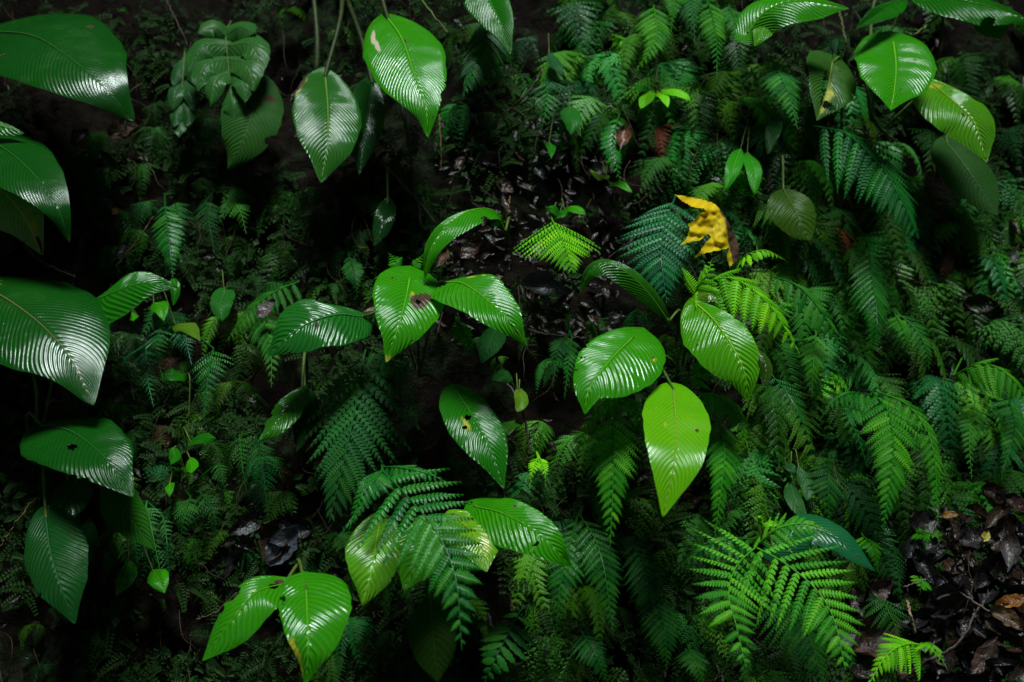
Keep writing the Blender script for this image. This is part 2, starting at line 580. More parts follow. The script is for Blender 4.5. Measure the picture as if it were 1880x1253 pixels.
def broad_leaf(parent, base0, pts, wp, wm, col, kind='ovate', n=None, fold=(0.10, 0.10), arch=0.0, d=(0.10, 0.17), pleat=1.0, veins=None,
               holes=(), spots=(), yellow=(), pale=(), wave=0.7, curl=0.24, mat=None, rib=None, name='leaf', seed=None, turn=0.5, bow=0.16):
    """pts: midrib in view, base to tip. + side is to the left of a hanging leaf."""
    rnd = random.Random(seed if seed is not None else int(pts[0][0] * 7 + pts[0][1]))
    m = len(pts)
    P3 = []
    for i, p in enumerate(pts):
        t = i / (m - 1)
        dd = p[2] if len(p) > 2 else d[0] + (d[1] - d[0]) * t + arch * 4 * t * (1 - t)
        P3.append(P(p[0], p[1], dd))
    if name == 'leaf':                                      # blades bow outwards, then droop
        span = (P3[-1] - P3[0]).length
        for i in range(1, m):
            t = i / (m - 1)
            k = bow * span * (math.sin(math.pi * min(1, t * 0.95)) * 0.9 + 0.25 * t)
            dv = (CAM - P3[i]).normalized() * k             # out from the bank
            P3[i] = P3[i] + dv
    base = P3[0].copy()
    L0 = sum((b_ - a_).length for a_, b_ in zip(P3, P3[1:]))
    NT, NS = (170, 46) if L0 > 0.13 else ((96, 18) if L0 > 0.07 else (48, 10))
    mid, L = spline(P3, NT)
    hint = Vector((n[0], n[1], n[2] * 0.8)).normalized() if n else N0.normalized()
    # a leaf turns its face to the light gap overhead
    mp = mid[int(NT * 0.6)]
    H = ((CAM - mp).normalized() + sdir).normalized()
    hint = (H * turn + hint * (1 - turn)).normalized()
    nv = veins or max(9, int(round(L / 0.0132)))
    hwp = wp * 1.06 * mpp(mid[NT // 2])
    hwm = wm * 1.06 * mpp(mid[NT // 2])
    verts, A_s, A_q, A_spot, A_yel, A_pale = [], [], [], [], [], []
    ph1, ph2, ph3 = rnd.uniform(0, 6), rnd.uniform(0, 6), rnd.uniform(0, 6)
    amp0 = 0.0022 * pleat * min(1.3, L / 0.2)
    holes, spots = list(holes), list(spots)
    if name == 'leaf' and L > 0.09:                        # bites, browned nicks along the margin
        for _ in range(rnd.randint(0, 2)):
            holes.append((rnd.uniform(0.2, 0.85), rnd.choice((-1, 1)), rnd.uniform(0.012, 0.03), rnd.uniform(0.06, 0.16)))
        for _ in range(rnd.randint(0, 2)):
            spots.append((rnd.uniform(0.1, 0.95), rnd.uniform(-1, 1), rnd.uniform(0.012, 0.03), rnd.uniform(0.04, 0.10)))
    jit = rnd.uniform(-0.12, 0.12)
    if fold == (0.10, 0.10):
        fold = rnd.choice(((0.16, -0.10), (-0.10, 0.16), (0.08, 0.02)))
    svals = [k / NS for k in range(-NS, NS + 1)]
    frames = []
    for i in range(NT + 1):
        T = (mid[min(i + 1, NT)] - mid[max(i - 1, 0)]).normalized()
        N = (hint - T * hint.dot(T))
        N.normalize()
        frames.append((T, N, T.cross(N)))
    for i in range(NT + 1):
        t = i / NT
        T, N, W = frames[i]
        f = profile(t ** (1 + jit), kind)
        for s in svals:
            a = abs(s)
            side = 1 if s >= 0 else -1
            fo = fold[0] if side > 0 else fold[1]
            hw = hwp if side > 0 else hwm
            Wd = (W * side * math.cos(fo) + N * math.sin(fo))
            pj = math.sqrt(Wd.x ** 2 + Wd.z ** 2)
            edge = 1 + 0.02 * wave * math.sin(t * 21 + ph1 + side) + 0.012 * wave * math.sin(t * 47 + ph2 * side)
            width = hw * f * edge / max(0.6, pj)
            x = width * a
            q = (t - 0.36 * a ** 1.15 * (1 - t * 0.55)) * nv + 0.38 * noise.noise(Vector((t * 9, side * 4.0, ph1))) + 0.10 * noise.noise(Vector((t * 14, s * 3, ph2)))
            back = 0.0
            if kind == 'heart':
                back = -0.24 * L * (a ** 1.3) * (1 - t) ** 4
            elif kind == 'ovate':
                back = -0.10 * L * (a ** 1.4) * (1 - t) ** 5
            fade = min(1, a / 0.10) * min(1, (1.02 - a) / 0.14) * min(1, t / 0.06) * min(1, (1 - t) / 0.10)
            pl = -0.5 * math.cos(2 * math.pi * q) * amp0 * fade
            z = pl - curl * width * a * a * 1.0
            z += wave * 0.055 * hw * (a ** 2) * (math.sin(t * 8.5 + ph1 + side * ph3) + 0.5 * math.sin(t * 17 + ph2 + side))
            z -= 0.0016 * max(0, 1 - a / 0.07) * (1 - t)          # groove along the midrib
            z += 0.004 * math.sin(t * 5 + ph3) * a
            p = mid[i] + Wd * x + N * z + T * back
            verts.append(p - base)
            A_s.append(s)
            A_q.append(q)
            A_spot.append(max([0] + [1.15 - math.hypot((t - h[0]) / h[2], (s - h[1]) / h[3]) for h in spots] + [1.02 - 0.75 * math.hypot((t - h[0]) / h[2], (s - h[1]) / h[3]) for h in holes]))
            A_yel.append(max([0] + [1.2 - math.hypot((t - h[0]) / h[2], (s - h[1]) / h[3]) for h in yellow]))
            A_pale.append(max([0] + [1.15 - math.hypot((t - h[0]) / h[2], (s - h[1]) / h[3]) for h in pale]))
    nc = 2 * NS + 1
    faces = []
    for i in range(NT):
        for k in range(nc - 1):
            t, s = (i + 0.5) / NT, (k + 0.5) / NS - 1
            skip = False
            for h in holes:
                jag = 0.28 * noise.noise(Vector((t * 34, s * 9, h[0] * 50)))
                if math.hypot((t - h[0]) / h[2], (s - h[1]) / h[3]) < 0.95 + jag:
                    skip = True
                    break
            if skip:
                continue
            a = i * nc + k
            faces.append((a, a + nc, a + nc + 1, a + 1))
    me = make_mesh('leaf', verts, faces, mat or M_LEAF)
    attr(me, 'side', A_s)
    attr(me, 'vein', A_q)
    attr(me, 'spot', A_spot)
    attr(me, 'yellow', A_yel)
    attr(me, 'pale', A_pale)
    o = link(name, me, parent, base - base0, col)
    # midrib: a raised pale cord along the leaf, its own sub-part
    rp = [mid[i] + frames[i][1] * 0.0004 for i in range(0, NT - 3, 5)]
    rw = max(0.0009, min(0.0024, hwp * 0.028))
    v, f = tube_geo(rp, rw, rw * 0.25, 5, base)
    rc = rib or tuple(min(0.6, c * k + 0.01) for c, k in zip(col, (3.6, 1.75, 4.0)))
    link('midrib', make_mesh('midrib', v, f, M_RIB), o, (0, 0, 0), rc)
    return o, base, frames[0][0]


def broad_plant(name, label, root, leaves, cat='plant', group=None, stem=STEMG, stem_r=0.0042):
    """root: (u, v[, d]) where it grows; leaves: list of (pts, wp, wm, colour, options)"""
    b0 = P(root[0], root[1], root[2] if len(root) > 2 else -0.02)
    e = root_empty(name, b0, label, cat, group)
    for lf in leaves:
        pts, wp, wm, col = lf[:4]
        op = dict(lf[4]) if len(lf) > 4 else {}
        via = op.pop('via', None)
        o, base, T = broad_leaf(e, b0, pts, wp, wm, col, **op)
        if via is False:
            continue
        if via:
            cps = [b0] + [P(*q) for q in via] + [base]
        else:
            dist = (base - b0).length
            cps = [b0, b0.lerp(base, 0.55) + Vector((0, -0.03, 0.06)) * min(1, dist / 0.15) - T * dist * 0.12, base]
        pp, _ = spline(cps, 16)
        pp.append(base + T * 0.006)
        v, f = tube_geo(pp, stem_r, max(0.0012, stem_r * 0.6), 7, b0)
        link('petiole', make_mesh('petiole', v, f, M_STEM), e, (0, 0, 0), stem)
    return e


# --- upper left
broad_plant('broadleaf_plant', 'large glossy pleated leaf reaching in at the top left corner', (-70, 150), [
    ([(-25, 58), (60, 66), (135, 112), (195, 165), (246, 224)], 92, 102, DEEP, dict(d=(0.20, 0.30), arch=0.03, fold=(-0.05, 0.02), n=(0.15, -0.62, 0.75), curl=0.12, turn=0.85)),
])
broad_plant('broadleaf_plant', 'glossy plant cut by the left edge with a pale torn leaf hanging below', (-90, 330), [
    ([(-70, 238), (0, 268), (60, 318), (105, 380), (128, 446)], 62, 56, DEEP, dict(d=(0.22, 0.30), arch=0.03, n=(0.3, -0.6, 0.72), fold=(0.0, 0.1), turn=0.7)),
    ([(-60, 320), (0, 348), (45, 400), (78, 470)], 58, 46, PALE, dict(d=(0.17, 0.22), n=(0.1, -0.9, 0.4), yellow=((0.85, -0.3, 0.3, 0.6),), spots=((0.95, -0.3, 0.1, 0.5),), holes=((0.52, 0.95, 0.05, 0.6),))),
    ([(-55, 236), (-10, 230), (46, 245)], 14, 12, GREEN, dict(d=(0.30, 0.30), kind='lance')),
])
# --- left edge, middle
broad_plant('broadleaf_plant', 'big dark ribbed leaf and a brighter leaf pointing right at the left edge', (62, 880), [
    ([(-50, 520), (5, 545), (75, 596), (130, 660), (172, 746)], 90, 100, DEEP, dict(d=(0.20, 0.30), arch=0.04, n=(0.1, -0.62, 0.78), fold=(-0.05, -0.05), via=[(66, 800, 0.05), (64, 700, 0.12), (20, 600, 0.17)], spots=((0.04, 0.1, 0.09, 0.3),), yellow=((0.05, 0.0, 0.16, 0.6),), rib=(0.16, 0.15, 0.05), turn=0.85)),
    ([(138, 572), (190, 545), (265, 520), (326, 530)], 48, 46, GREEN, dict(d=(0.16, 0.24), arch=0.03, n=(0.0, -0.55, 0.83), via=[(80, 780, 0.04), (110, 640, 0.10)], fold=(0.05, -0.05))),
    ([(318, 512), (322, 530), (318, 562)], 9, 8, GREEN, dict(d=(0.20, 0.20), via=False, kind='lance')),
])
broad_plant('broadleaf_plant', 'shiny leaf with a small hole above a matt drooping one, lower left', (60, 860), [
    ([(78, 782), (130, 792), (190, 838), (246, 914)], 62, 56, DEEP, dict(d=(0.18, 0.27), arch=0.03, n=(0.05, -0.6, 0.8), holes=((0.56, 0.32, 0.035, 0.10),), turn=0.85)),
    ([(196, 888), (228, 936), (284, 1010)], 34, 33, (0.010, 0.075, 0.004), dict(d=(0.17, 0.20), mat=M_DULL, n=(-0.1, -0.9, 0.4), pleat=0.4)),
])
broad_plant('broadleaf_plant', 'dark bluish leaves hanging in shade at the lower left', (110, 850), [
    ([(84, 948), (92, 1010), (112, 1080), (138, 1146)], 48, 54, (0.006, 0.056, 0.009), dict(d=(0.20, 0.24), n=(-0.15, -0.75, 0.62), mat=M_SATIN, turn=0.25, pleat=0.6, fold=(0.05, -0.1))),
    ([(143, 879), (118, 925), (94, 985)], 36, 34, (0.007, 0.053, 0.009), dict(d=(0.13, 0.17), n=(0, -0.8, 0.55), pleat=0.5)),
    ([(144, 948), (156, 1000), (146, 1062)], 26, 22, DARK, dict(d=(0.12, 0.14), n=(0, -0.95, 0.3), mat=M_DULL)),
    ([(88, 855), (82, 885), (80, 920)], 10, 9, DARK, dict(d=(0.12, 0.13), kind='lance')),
])
# --- top centre
broad_plant('broadleaf_plant', 'tall stemmed plant at top centre, one bright leaf with a pink dead streak', (610, -70), [
    ([(712, 34, 0.24), (738, 72), (760, 135), (781, 195), (786, 253, 0.30)], 74, 66, FRESH, dict(d=(0.24, 0.30), arch=0.02, n=(-0.25, -0.72, 0.62), fold=(0.02, -0.2), via=[(680, -50, 0.2)], pale=((0.16, 0.66, 0.13, 0.12), (0.27, 0.60, 0.12, 0.09)), spots=((0.34, -0.06, 0.05, 0.05),), wave=0.6)),
    ([(597, 140, 0.16), (602, 200), (601, 265), (589, 337, 0.22)], 60, 56, (0.017, 0.101, 0.011), dict(d=(0.16, 0.22), n=(0.1, -0.8, 0.35), turn=0.2, via=[(628, 10, 0.12)], yellow=((0.16, 0.95, 0.10, 0.2),), spots=((0.14, 1.0, 0.09, 0.22),), rib=(0.15, 0.24, 0.04))),
    ([(683, 152, 0.08), (672, 230), (660, 322, 0.12)], 30, 32, DARK, dict(d=(0.08, 0.12), n=(0.4, -0.8, 0.2), turn=0.0, via=[(660, 60, 0.06)])),
], stem=(0.024, 0.040, 0.008), stem_r=0.0075)
broad_plant('bare_stem', 'olive upright stem at the top edge left of the tall plant', (580, 140, 0.10), [
    ([(566, -90, 0.14), (560, -130), (540, -190, 0.2)], 40, 40, DEEP, dict(via=[(582, 60, 0.12)])),
], stem=(0.024, 0.040, 0.008), stem_r=0.0075)
broad_plant('broadleaf_plant', 'dull grey green leaf hanging below the lobed leaf', (478, 120), [
    ([(476, 148), (462, 215), (444, 262), (418, 312)], 52, 50, (0.018, 0.071, 0.012), dict(d=(0.13, 0.16), n=(0.15, -0.85, 0.45), mat=M_DULL, spots=((0.22, -0.5, 0.05, 0.35),), holes=((0.62, -0.95, 0.05, 0.2),), pleat=0.6, rib=(0.05, 0.10, 0.03))),
])
broad_plant('broadleaf_plant', 'bright leaf tip hanging from the top edge over a teal fern', (900, -90), [
    ([(868, -60), (893, -10), (920, 45), (938, 101)], 40, 36, GREEN, dict(d=(0.22, 0.26), n=(-0.1, -0.7, 0.65))),
])
# --- upper right
broad_plant('broadleaf_plant', 'heart shaped glossy leaf with a drooping leaf beside it, upper right', (1600, 260), [
    ([(1640, 78), (1645, 120), (1642, 165), (1634, 207)], 66, 70, FRESH, dict(d=(0.28, 0.36), n=(-0.05, -0.62, 0.78), kind='heart', via=[(1605, 160, 0.1), (1620, 80, 0.22)])),
    ([(1708, 152), (1745, 182), (1788, 225), (1812, 300)], 58, 52, (0.060, 0.220, 0.006), dict(turn=0.3, d=(0.22, 0.30), n=(0.0, -0.65, 0.75), via=[(1640, 220, 0.1), (1690, 172, 0.18)], arch=0.03, yellow=((0.1, 0, 0.1, 0.6),))),
    ([(1664, -6), (1625, 18), (1571, 54)], 17, 20, GREEN, dict(d=(0.26, 0.28), kind='lance', via=[(1610, 120, 0.1), (1655, 20, 0.2)])),
], stem_r=0.0038)
broad_plant('broadleaf_plant', 'torn leaf with one half turned yellow beside the heart leaf', (1545, 250), [
    ([(1528, 114), (1520, 160), (1500, 222)], 46, 60, (0.025, 0.090, 0.011), dict(d=(0.16, 0.20), n=(0.1, -0.85, 0.2), turn=0.0, mat=M_SATIN, kind='heart', yellow=((0.7, -0.15, 0.35, 0.38),), holes=((0.55, 0.18, 0.26, 0.14), (0.78, -0.3, 0.05, 0.6)), rib=(0.2, 0.24, 0.05))),
])
broad_plant('broadleaf_plant', 'lime leaf lying sideways under the top edge, right of centre', (1440, -60), [
    ([(1372, 62), (1410, 18), (1470, 2), (1558, 18)], 36, 40, FRESH, dict(d=(0.24, 0.30), n=(0.0, -0.4, 0.9), via=[(1400, 10, 0.15)])),
    ([(1440, 0), (1410, 40), (1385, 85)], 26, 24, (0.045, 0.210, 0.005), dict(d=(0.20, 0.26), n=(-0.2, -0.6, 0.8), via=False)),
])
broad_plant('broadleaf_plant', 'green leaf stretching along the top right corner', (1720, 110), [
    ([(1692, -14), (1760, 0), (1830, 16), (1900, 42)], 44, 30, GREEN, dict(d=(0.20, 0.28), n=(0.0, -0.5, 0.85), via=[(1730, 30, 0.14)], holes=((0.62, 0.9, 0.06, 0.3),), wave=0.9)),
    ([(1800, 14), (1826, 44), (1836, 74)], 26, 24, GREEN, dict(d=(0.22, 0.26), n=(-0.3, -0.7, 0.6), via=False, wave=1.0)),
])
broad_plant('broadleaf_plant', 'dim blotched leaf hanging below the heart leaf plant at the right edge', (1730, 250), [
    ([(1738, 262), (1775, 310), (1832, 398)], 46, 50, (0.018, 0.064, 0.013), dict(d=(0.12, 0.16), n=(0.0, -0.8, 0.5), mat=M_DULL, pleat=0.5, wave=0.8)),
])
broad_plant('broadleaf_plant', 'small olive leaf in shade right of the yellow dead leaf', (1430, 350), [
    ([(1438, 348), (1462, 392), (1484, 442)], 40, 40, (0.027, 0.071, 0.007), dict(d=(0.10, 0.13), n=(0.1, -0.75, 0.4), turn=0.1, mat=M_SATIN, kind='round')),
])
# --- centre left trio
broad_plant('broadleaf_plant', 'trio of bright broad leaves left of centre, one with a brown hole', (770, 690), [
    ([(662, 582), (620, 578), (570, 592), (530, 618), (490, 657)], 66, 52, (0.010, 0.105, 0.011), dict(d=(0.20, 0.29), arch=0.03, n=(-0.2, -0.6, 0.78), fold=(0.05, -0.1), curl=0.2, spots=((0.52, -0.2, 0.035, 0.09),))),
    ([(752, 512), (745, 550), (730, 605), (709, 666)], 62, 68, FRESH, dict(d=(0.24, 0.30), arch=0.02, n=(0.05, -0.68, 0.72), kind='heart', spots=((0.40, -0.34, 0.17, 0.32), (0.31, -0.5, 0.08, 0.34)), holes=((0.40, -0.34, 0.03, 0.08),), yellow=((0.98, 0.0, 0.06, 1.2), (0.3, -0.15, 0.1, 0.15)), via=[(765, 600, 0.14)], wave=0.6)),
    ([(818, 518), (852, 522), (900, 556), (940, 595), (968, 636)], 54, 58, FRESH, dict(d=(0.23, 0.31), arch=0.03, n=(0.12, -0.62, 0.76), kind='heart', holes=((0.05, 0.25, 0.07, 0.20), (0.90, 0.10, 0.11, 0.07)), yellow=((0.22, -0.5, 0.06, 0.16), (0.3, -0.75, 0.04, 0.1)), via=[(790, 600, 0.14)])),
], stem_r=0.003)
broad_plant('broadleaf_plant', 'narrow leaf arching over towards the left above the bright trio', (930, 470), [
    ([(928, 425, 0.16), (908, 388, 0.20), (868, 386, 0.24), (822, 414, 0.26), (790, 458, 0.26), (779, 514, 0.24)], 20, 30, FRESH, dict(n=(-0.45, -0.55, 0.7), kind='lance', fold=(-0.3, -0.1), holes=((0.42, -0.95, 0.03, 0.3),))),
], stem_r=0.004)
broad_plant('broadleaf_plant', 'hanging oval leaf with a yellow nibbled spot below centre', (770, 690), [
    ([(838, 720), (868, 765), (900, 825), (925, 899)], 46, 44, GREEN, dict(d=(0.14, 0.20), n=(0.08, -0.72, 0.68), yellow=((0.42, 0.35, 0.14, 0.16),), holes=((0.36, 0.18, 0.03, 0.12), (0.44, 0.45, 0.02, 0.08)), fold=(0.1, -0.05), turn=0.3, via=[(790, 690, 0.06)])),
], stem=(0.10, 0.075, 0.03))
broad_plant('broadleaf_plant', 'small ragged leaf dipping left beside the large dark fern', (565, 705), [
    ([(554, 718), (530, 750), (505, 780), (476, 810)], 30, 26, (0.017, 0.112, 0.006), dict(d=(0.12, 0.17), n=(-0.2, -0.72, 0.65), wave=1.2, holes=((0.55, 1.0, 0.06, 0.25),))),
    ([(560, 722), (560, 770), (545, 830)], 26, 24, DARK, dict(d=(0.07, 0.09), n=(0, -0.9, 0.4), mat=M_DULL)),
])
broad_plant('broadleaf_plant', 'small dark oval leaf alone above the centre trio', (712, 355), [
    ([(712, 372), (704, 405), (688, 452)], 19, 19, DARK, dict(d=(0.08, 0.10), n=(0.1, -0.8, 0.5))),
])
broad_plant('broadleaf_plant', 'thin arching leaf bending left over the dark fern, centre right', (1240, 640), [
    ([(1228, 590, 0.16), (1192, 540, 0.19), (1150, 500, 0.22), (1108, 484, 0.23), (1080, 500, 0.23), (1066, 538, 0.21)], 18, 22, (0.017, 0.124, 0.005), dict(n=(-0.35, -0.55, 0.75), kind='lance', fold=(-0.15, 0.0))),
], stem_r=0.0035)
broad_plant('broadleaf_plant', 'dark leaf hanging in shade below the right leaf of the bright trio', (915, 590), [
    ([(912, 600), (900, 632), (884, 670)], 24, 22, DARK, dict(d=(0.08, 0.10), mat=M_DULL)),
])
# --- centre right
broad_plant('broadleaf_plant', 'heart leaf, lime hanging leaf and folded leaf on one plant right of centre', (1250, 690), [
    ([(1162, 620), (1135, 646), (1105, 680), (1080, 718), (1074, 762)], 62, 74, FRESH, dict(d=(0.24, 0.31), arch=0.02, n=(-0.1, -0.64, 0.76), kind='heart', fold=(0.0, -0.12), holes=((0.52, 0.82, 0.012, 0.10),), spots=(), yellow=((0.2, -0.75, 0.05, 0.12),), via=[(1230, 660, 0.12)])),
    ([(1236, 714), (1241, 780), (1238, 850), (1217, 950)], 58, 60, LIME, dict(d=(0.26, 0.35), arch=0.02, n=(-0.05, -0.70, 0.70), pleat=0.6, fold=(0.05, 0.0), yellow=((0.42, 0.32, 0.03, 0.07),), via=[(1250, 730, 0.08), (1216, 676, 0.2)], rib=(0.225, 0.315, 0.050), curl=0.05)),
    ([(1276, 556), (1312, 590), (1346, 640), (1368, 690), (1372, 738)], 62, 48, (0.050, 0.240, 0.004), dict(d=(0.20, 0.26), arch=0.02, turn=0.15, n=(0.0, -0.72, 0.5), yellow=((0.12, 0.0, 0.06, 0.1),), fold=(-0.2, 0.0), via=[(1262, 620, 0.10)])),
    ([(1272, 562), (1300, 540), (1330, 556)], 14, 18, OLIVE, dict(d=(0.18, 0.20), kind='lance', via=False, n=(0, -0.4, 0.9))),
    ([(1380, 640), (1405, 670), (1402, 715)], 12, 14, (0.032, 0.090, 0.007), dict(d=(0.12, 0.14), kind='lance', via=False)),
], stem=(0.045, 0.120, 0.011), stem_r=0.0034)
# --- bottom left and centre
broad_plant('broadleaf_plant', 'pair of bright leaves at the bottom left, one heart shaped and one nibbled', (545, 1130), [
    ([(522, 1072), (470, 1088), (425, 1140), (371, 1214)], 34, 44, FRESH, dict(d=(0.22, 0.30), n=(0.0, -0.72, 0.68), holes=((0.42, 1.0, 0.09, 0.35), (0.58, 1.0, 0.05, 0.2), (0.12, 0.0, 0.06, 0.2)), spots=((0.05, 0.3, 0.08, 0.4),), pleat=0.6)),
    ([(562, 1080), (564, 1130), (566, 1190), (560, 1258)], 48, 78, FRESH, dict(d=(0.24, 0.32), arch=0.02, n=(0.05, -0.60, 0.78), kind='heart', yellow=((0.75, 0.8, 0.2, 0.4),), holes=((0.2, 0.9, 0.05, 0.15),))),
])
broad_plant('broadleaf_plant', 'pale leaf tips poking out under the bright lacy fern at bottom centre', (800, 985), [
    ([(700, 950), (690, 1000), (682, 1050), (664, 1114)], 52, 46, (0.075, 0.260, 0.008), dict(via=[(810, 960, 0.06)], d=(0.16, 0.24), n=(-0.05, -0.66, 0.72), fold=(0.05, -0.2))),
    ([(782, 955), (770, 1010), (742, 1084)], 44, 46, (0.040, 0.220, 0.006), dict(via=[(810, 960, 0.06)], d=(0.15, 0.21), n=(0.0, -0.66, 0.72))),
    ([(832, 945), (872, 985), (893, 1052)], 40, 46, (0.095, 0.270, 0.008), dict(via=[(810, 960, 0.06)], d=(0.18, 0.26), n=(0.1, -0.7, 0.65), yellow=((0.7, -0.3, 0.3, 0.5),))),
    ([(872, 930), (925, 944), (985, 978), (1022, 1012), (1050, 1044)], 44, 42, FRESH, dict(via=[(810, 960, 0.06)], d=(0.18, 0.26), n=(0.1, -0.60, 0.8), arch=0.03, holes=((0.70, 0.55, 0.012, 0.35),))),
])
broad_plant('broadleaf_plant', 'dim brownish leaf hanging at the bottom edge under the fern', (790, 1085), [
    ([(790, 1106), (796, 1170), (803, 1256)], 44, 42, (0.019, 0.064, 0.006), dict(d=(0.08, 0.10), mat=M_DULL, n=(0, -0.85, 0.45), pleat=0.4)),
])
broad_plant('broadleaf_plant', 'glossy bluish leaf tip curving out behind the bright fern, lower right', (1420, 1030), [
    ([(1420, 1010), (1480, 972), (1530, 985), (1566, 1012), (1610, 1050)], 24, 26, TEAL, dict(d=(0.12, 0.18), n=(0.0, -0.5, 0.85), pleat=0.3, spots=((0.8, 0.2, 0.02, 0.2),))),
])

# small seedlings: one leaf or a few on a thread of stem
def seedling(label, root, leaves, group=None, stem=STEMG):
    broad_plant('seedling', label, root, [(pts, wd, wd, col, dict(d=(0.06, 0.09), pleat=0.4, kind=kd, wave=0.8, turn=0.1, mat=M_SATIN)) for pts, wd, col, kd in leaves], 'seedling', group, stem, 0.0014)


seedling('two small teardrop leaves left of the bright bottom pair', (250, 1000), [
    ([(236, 1034), (228, 1064), (214, 1096)], 17, GREEN, 'ovate'), ([(280, 1046), (292, 1064), (302, 1090)], 17, FRESH, 'ovate'), ([(206, 1008), (200, 1030), (196, 1056)], 12, DEEP, 'ovate')])
seedling('two small leaves below the leaf pointing right, at left', (300, 545), [
    ([(282, 556), (296, 566), (300, 590)], 14, FRESH, 'ovate'), ([(322, 596), (345, 600), (368, 626)], 13, OLIVE, 'ovate'), ([(243, 574), (246, 584), (246, 592)], 8, FRESH, 'lance')])
seedling('folded small leaf above the dead grey leaf', (410, 530), [([(412, 538), (405, 560), (408, 590)], 20, (0.013, 0.098, 0.011), 'heart')])
seedling('small horizontal leaf low on the left bank', (345, 815), [([(350, 812), (372, 804), (398, 806)], 10, GREEN, 'ovate'), ([(340, 690), (318, 688), (290, 690)], 12, GREEN, 'ovate')])
seedling('three little upright leaves on the left bank', (345, 880), [
    ([(318, 826), (320, 840), (314, 856)], 10, GREEN, 'ovate'), ([(350, 845), (352, 856), (352, 872)], 11, FRESH, 'ovate'), ([(312, 886), (312, 898), (310, 912)], 9, FRESH, 'ovate')])
seedling('bright star of narrow leaves in the upper middle', (1205, 165), [
    ([(1200, 168), (1185, 180), (1176, 202)], 11, F_BRIGHT, 'lance'), ([(1206, 168), (1218, 178), (1226, 198)], 10, F_BRIGHT, 'lance'), ([(1212, 166), (1240, 166), (1268, 188)], 11, F_BRIGHT, 'lance'), ([(1196, 164), (1180, 160), (1162, 168)], 9, GREEN, 'lance')])
seedling('seedling with a bright tongue shaped leaf over the litter', (1100, 330), [
    ([(1118, 336), (1140, 340), (1162, 354)], 9, FRESH, 'lance'), ([(1112, 330), (1098, 320), (1080, 312)], 6, OLIVE, 'lance'), ([(1110, 332), (1112, 322), (1108, 314)], 7, OLIVE, 'round')])
seedling('small toothed leaf in the dark left of the brown leaf', (1045, 205), [
    ([(1045, 205), (1052, 222), (1048, 248)], 17, (0.013, 0.105, 0.011), 'heart'), ([(1008, 260), (1012, 272), (1012, 292)], 9, GREEN, 'ovate')])
seedling('leafy sprig just above the bright fern in the middle', (1035, 400), [
    ([(1036, 384), (1052, 380), (1076, 398)], 10, FRESH, 'ovate'), ([(1018, 402), (1030, 394), (1044, 390)], 8, GREEN, 'ovate'), ([(1026, 396), (1016, 384), (1000, 380)], 8, GREEN, 'ovate')])
seedling('seedling with grey blue narrow leaf beside the thin twig', (1010, 100), [([(1008, 98), (1022, 118), (1036, 142)], 11, (0.013, 0.075, 0.022), 'lance')])
seedling('pair of long pointed leaves under the dim fern, right of centre top', (1375, 270), [
    ([(1360, 272), (1346, 308), (1332, 350)], 14, F_MID, 'lance'), ([(1372, 278), (1384, 312), (1386, 358)], 15, F_MID, 'lance'), ([(1430, 206), (1420, 240), (1410, 284)], 13, F_DULL, 'lance')])
seedling('long dull strap leaves in shade above the large bright fern', (1450, 860), [
    ([(1466, 856), (1484, 890), (1480, 922)], 14, F_DULL, 'lance'), ([(1450, 880), (1460, 920), (1480, 960)], 16, F_DULL, 'lance'), ([(1440, 850), (1452, 860), (1462, 870)], 10, F_DULL, 'lance')])
seedling('thin stalked seedling rising at the back of the large bright fern', (1368, 990), [
    ([(1394, 962), (1412, 962), (1432, 966)], 5, F_BRIGHT, 'lance'), ([(1392, 960), (1396, 952), (1398, 944)], 5, F_BRIGHT, 'lance')])
seedling('yellowing sprig of round leaves in shade right of the hanging oval leaf', (950, 720), [
    ([(950, 716), (958, 734), (950, 758)], 12, OLIVE, 'round'), ([(948, 770), (935, 784), (932, 800)], 14, (0.018, 0.090, 0.007), 'round'), ([(905, 690), (925, 690), (940, 700)], 12, DARK, 'round')])

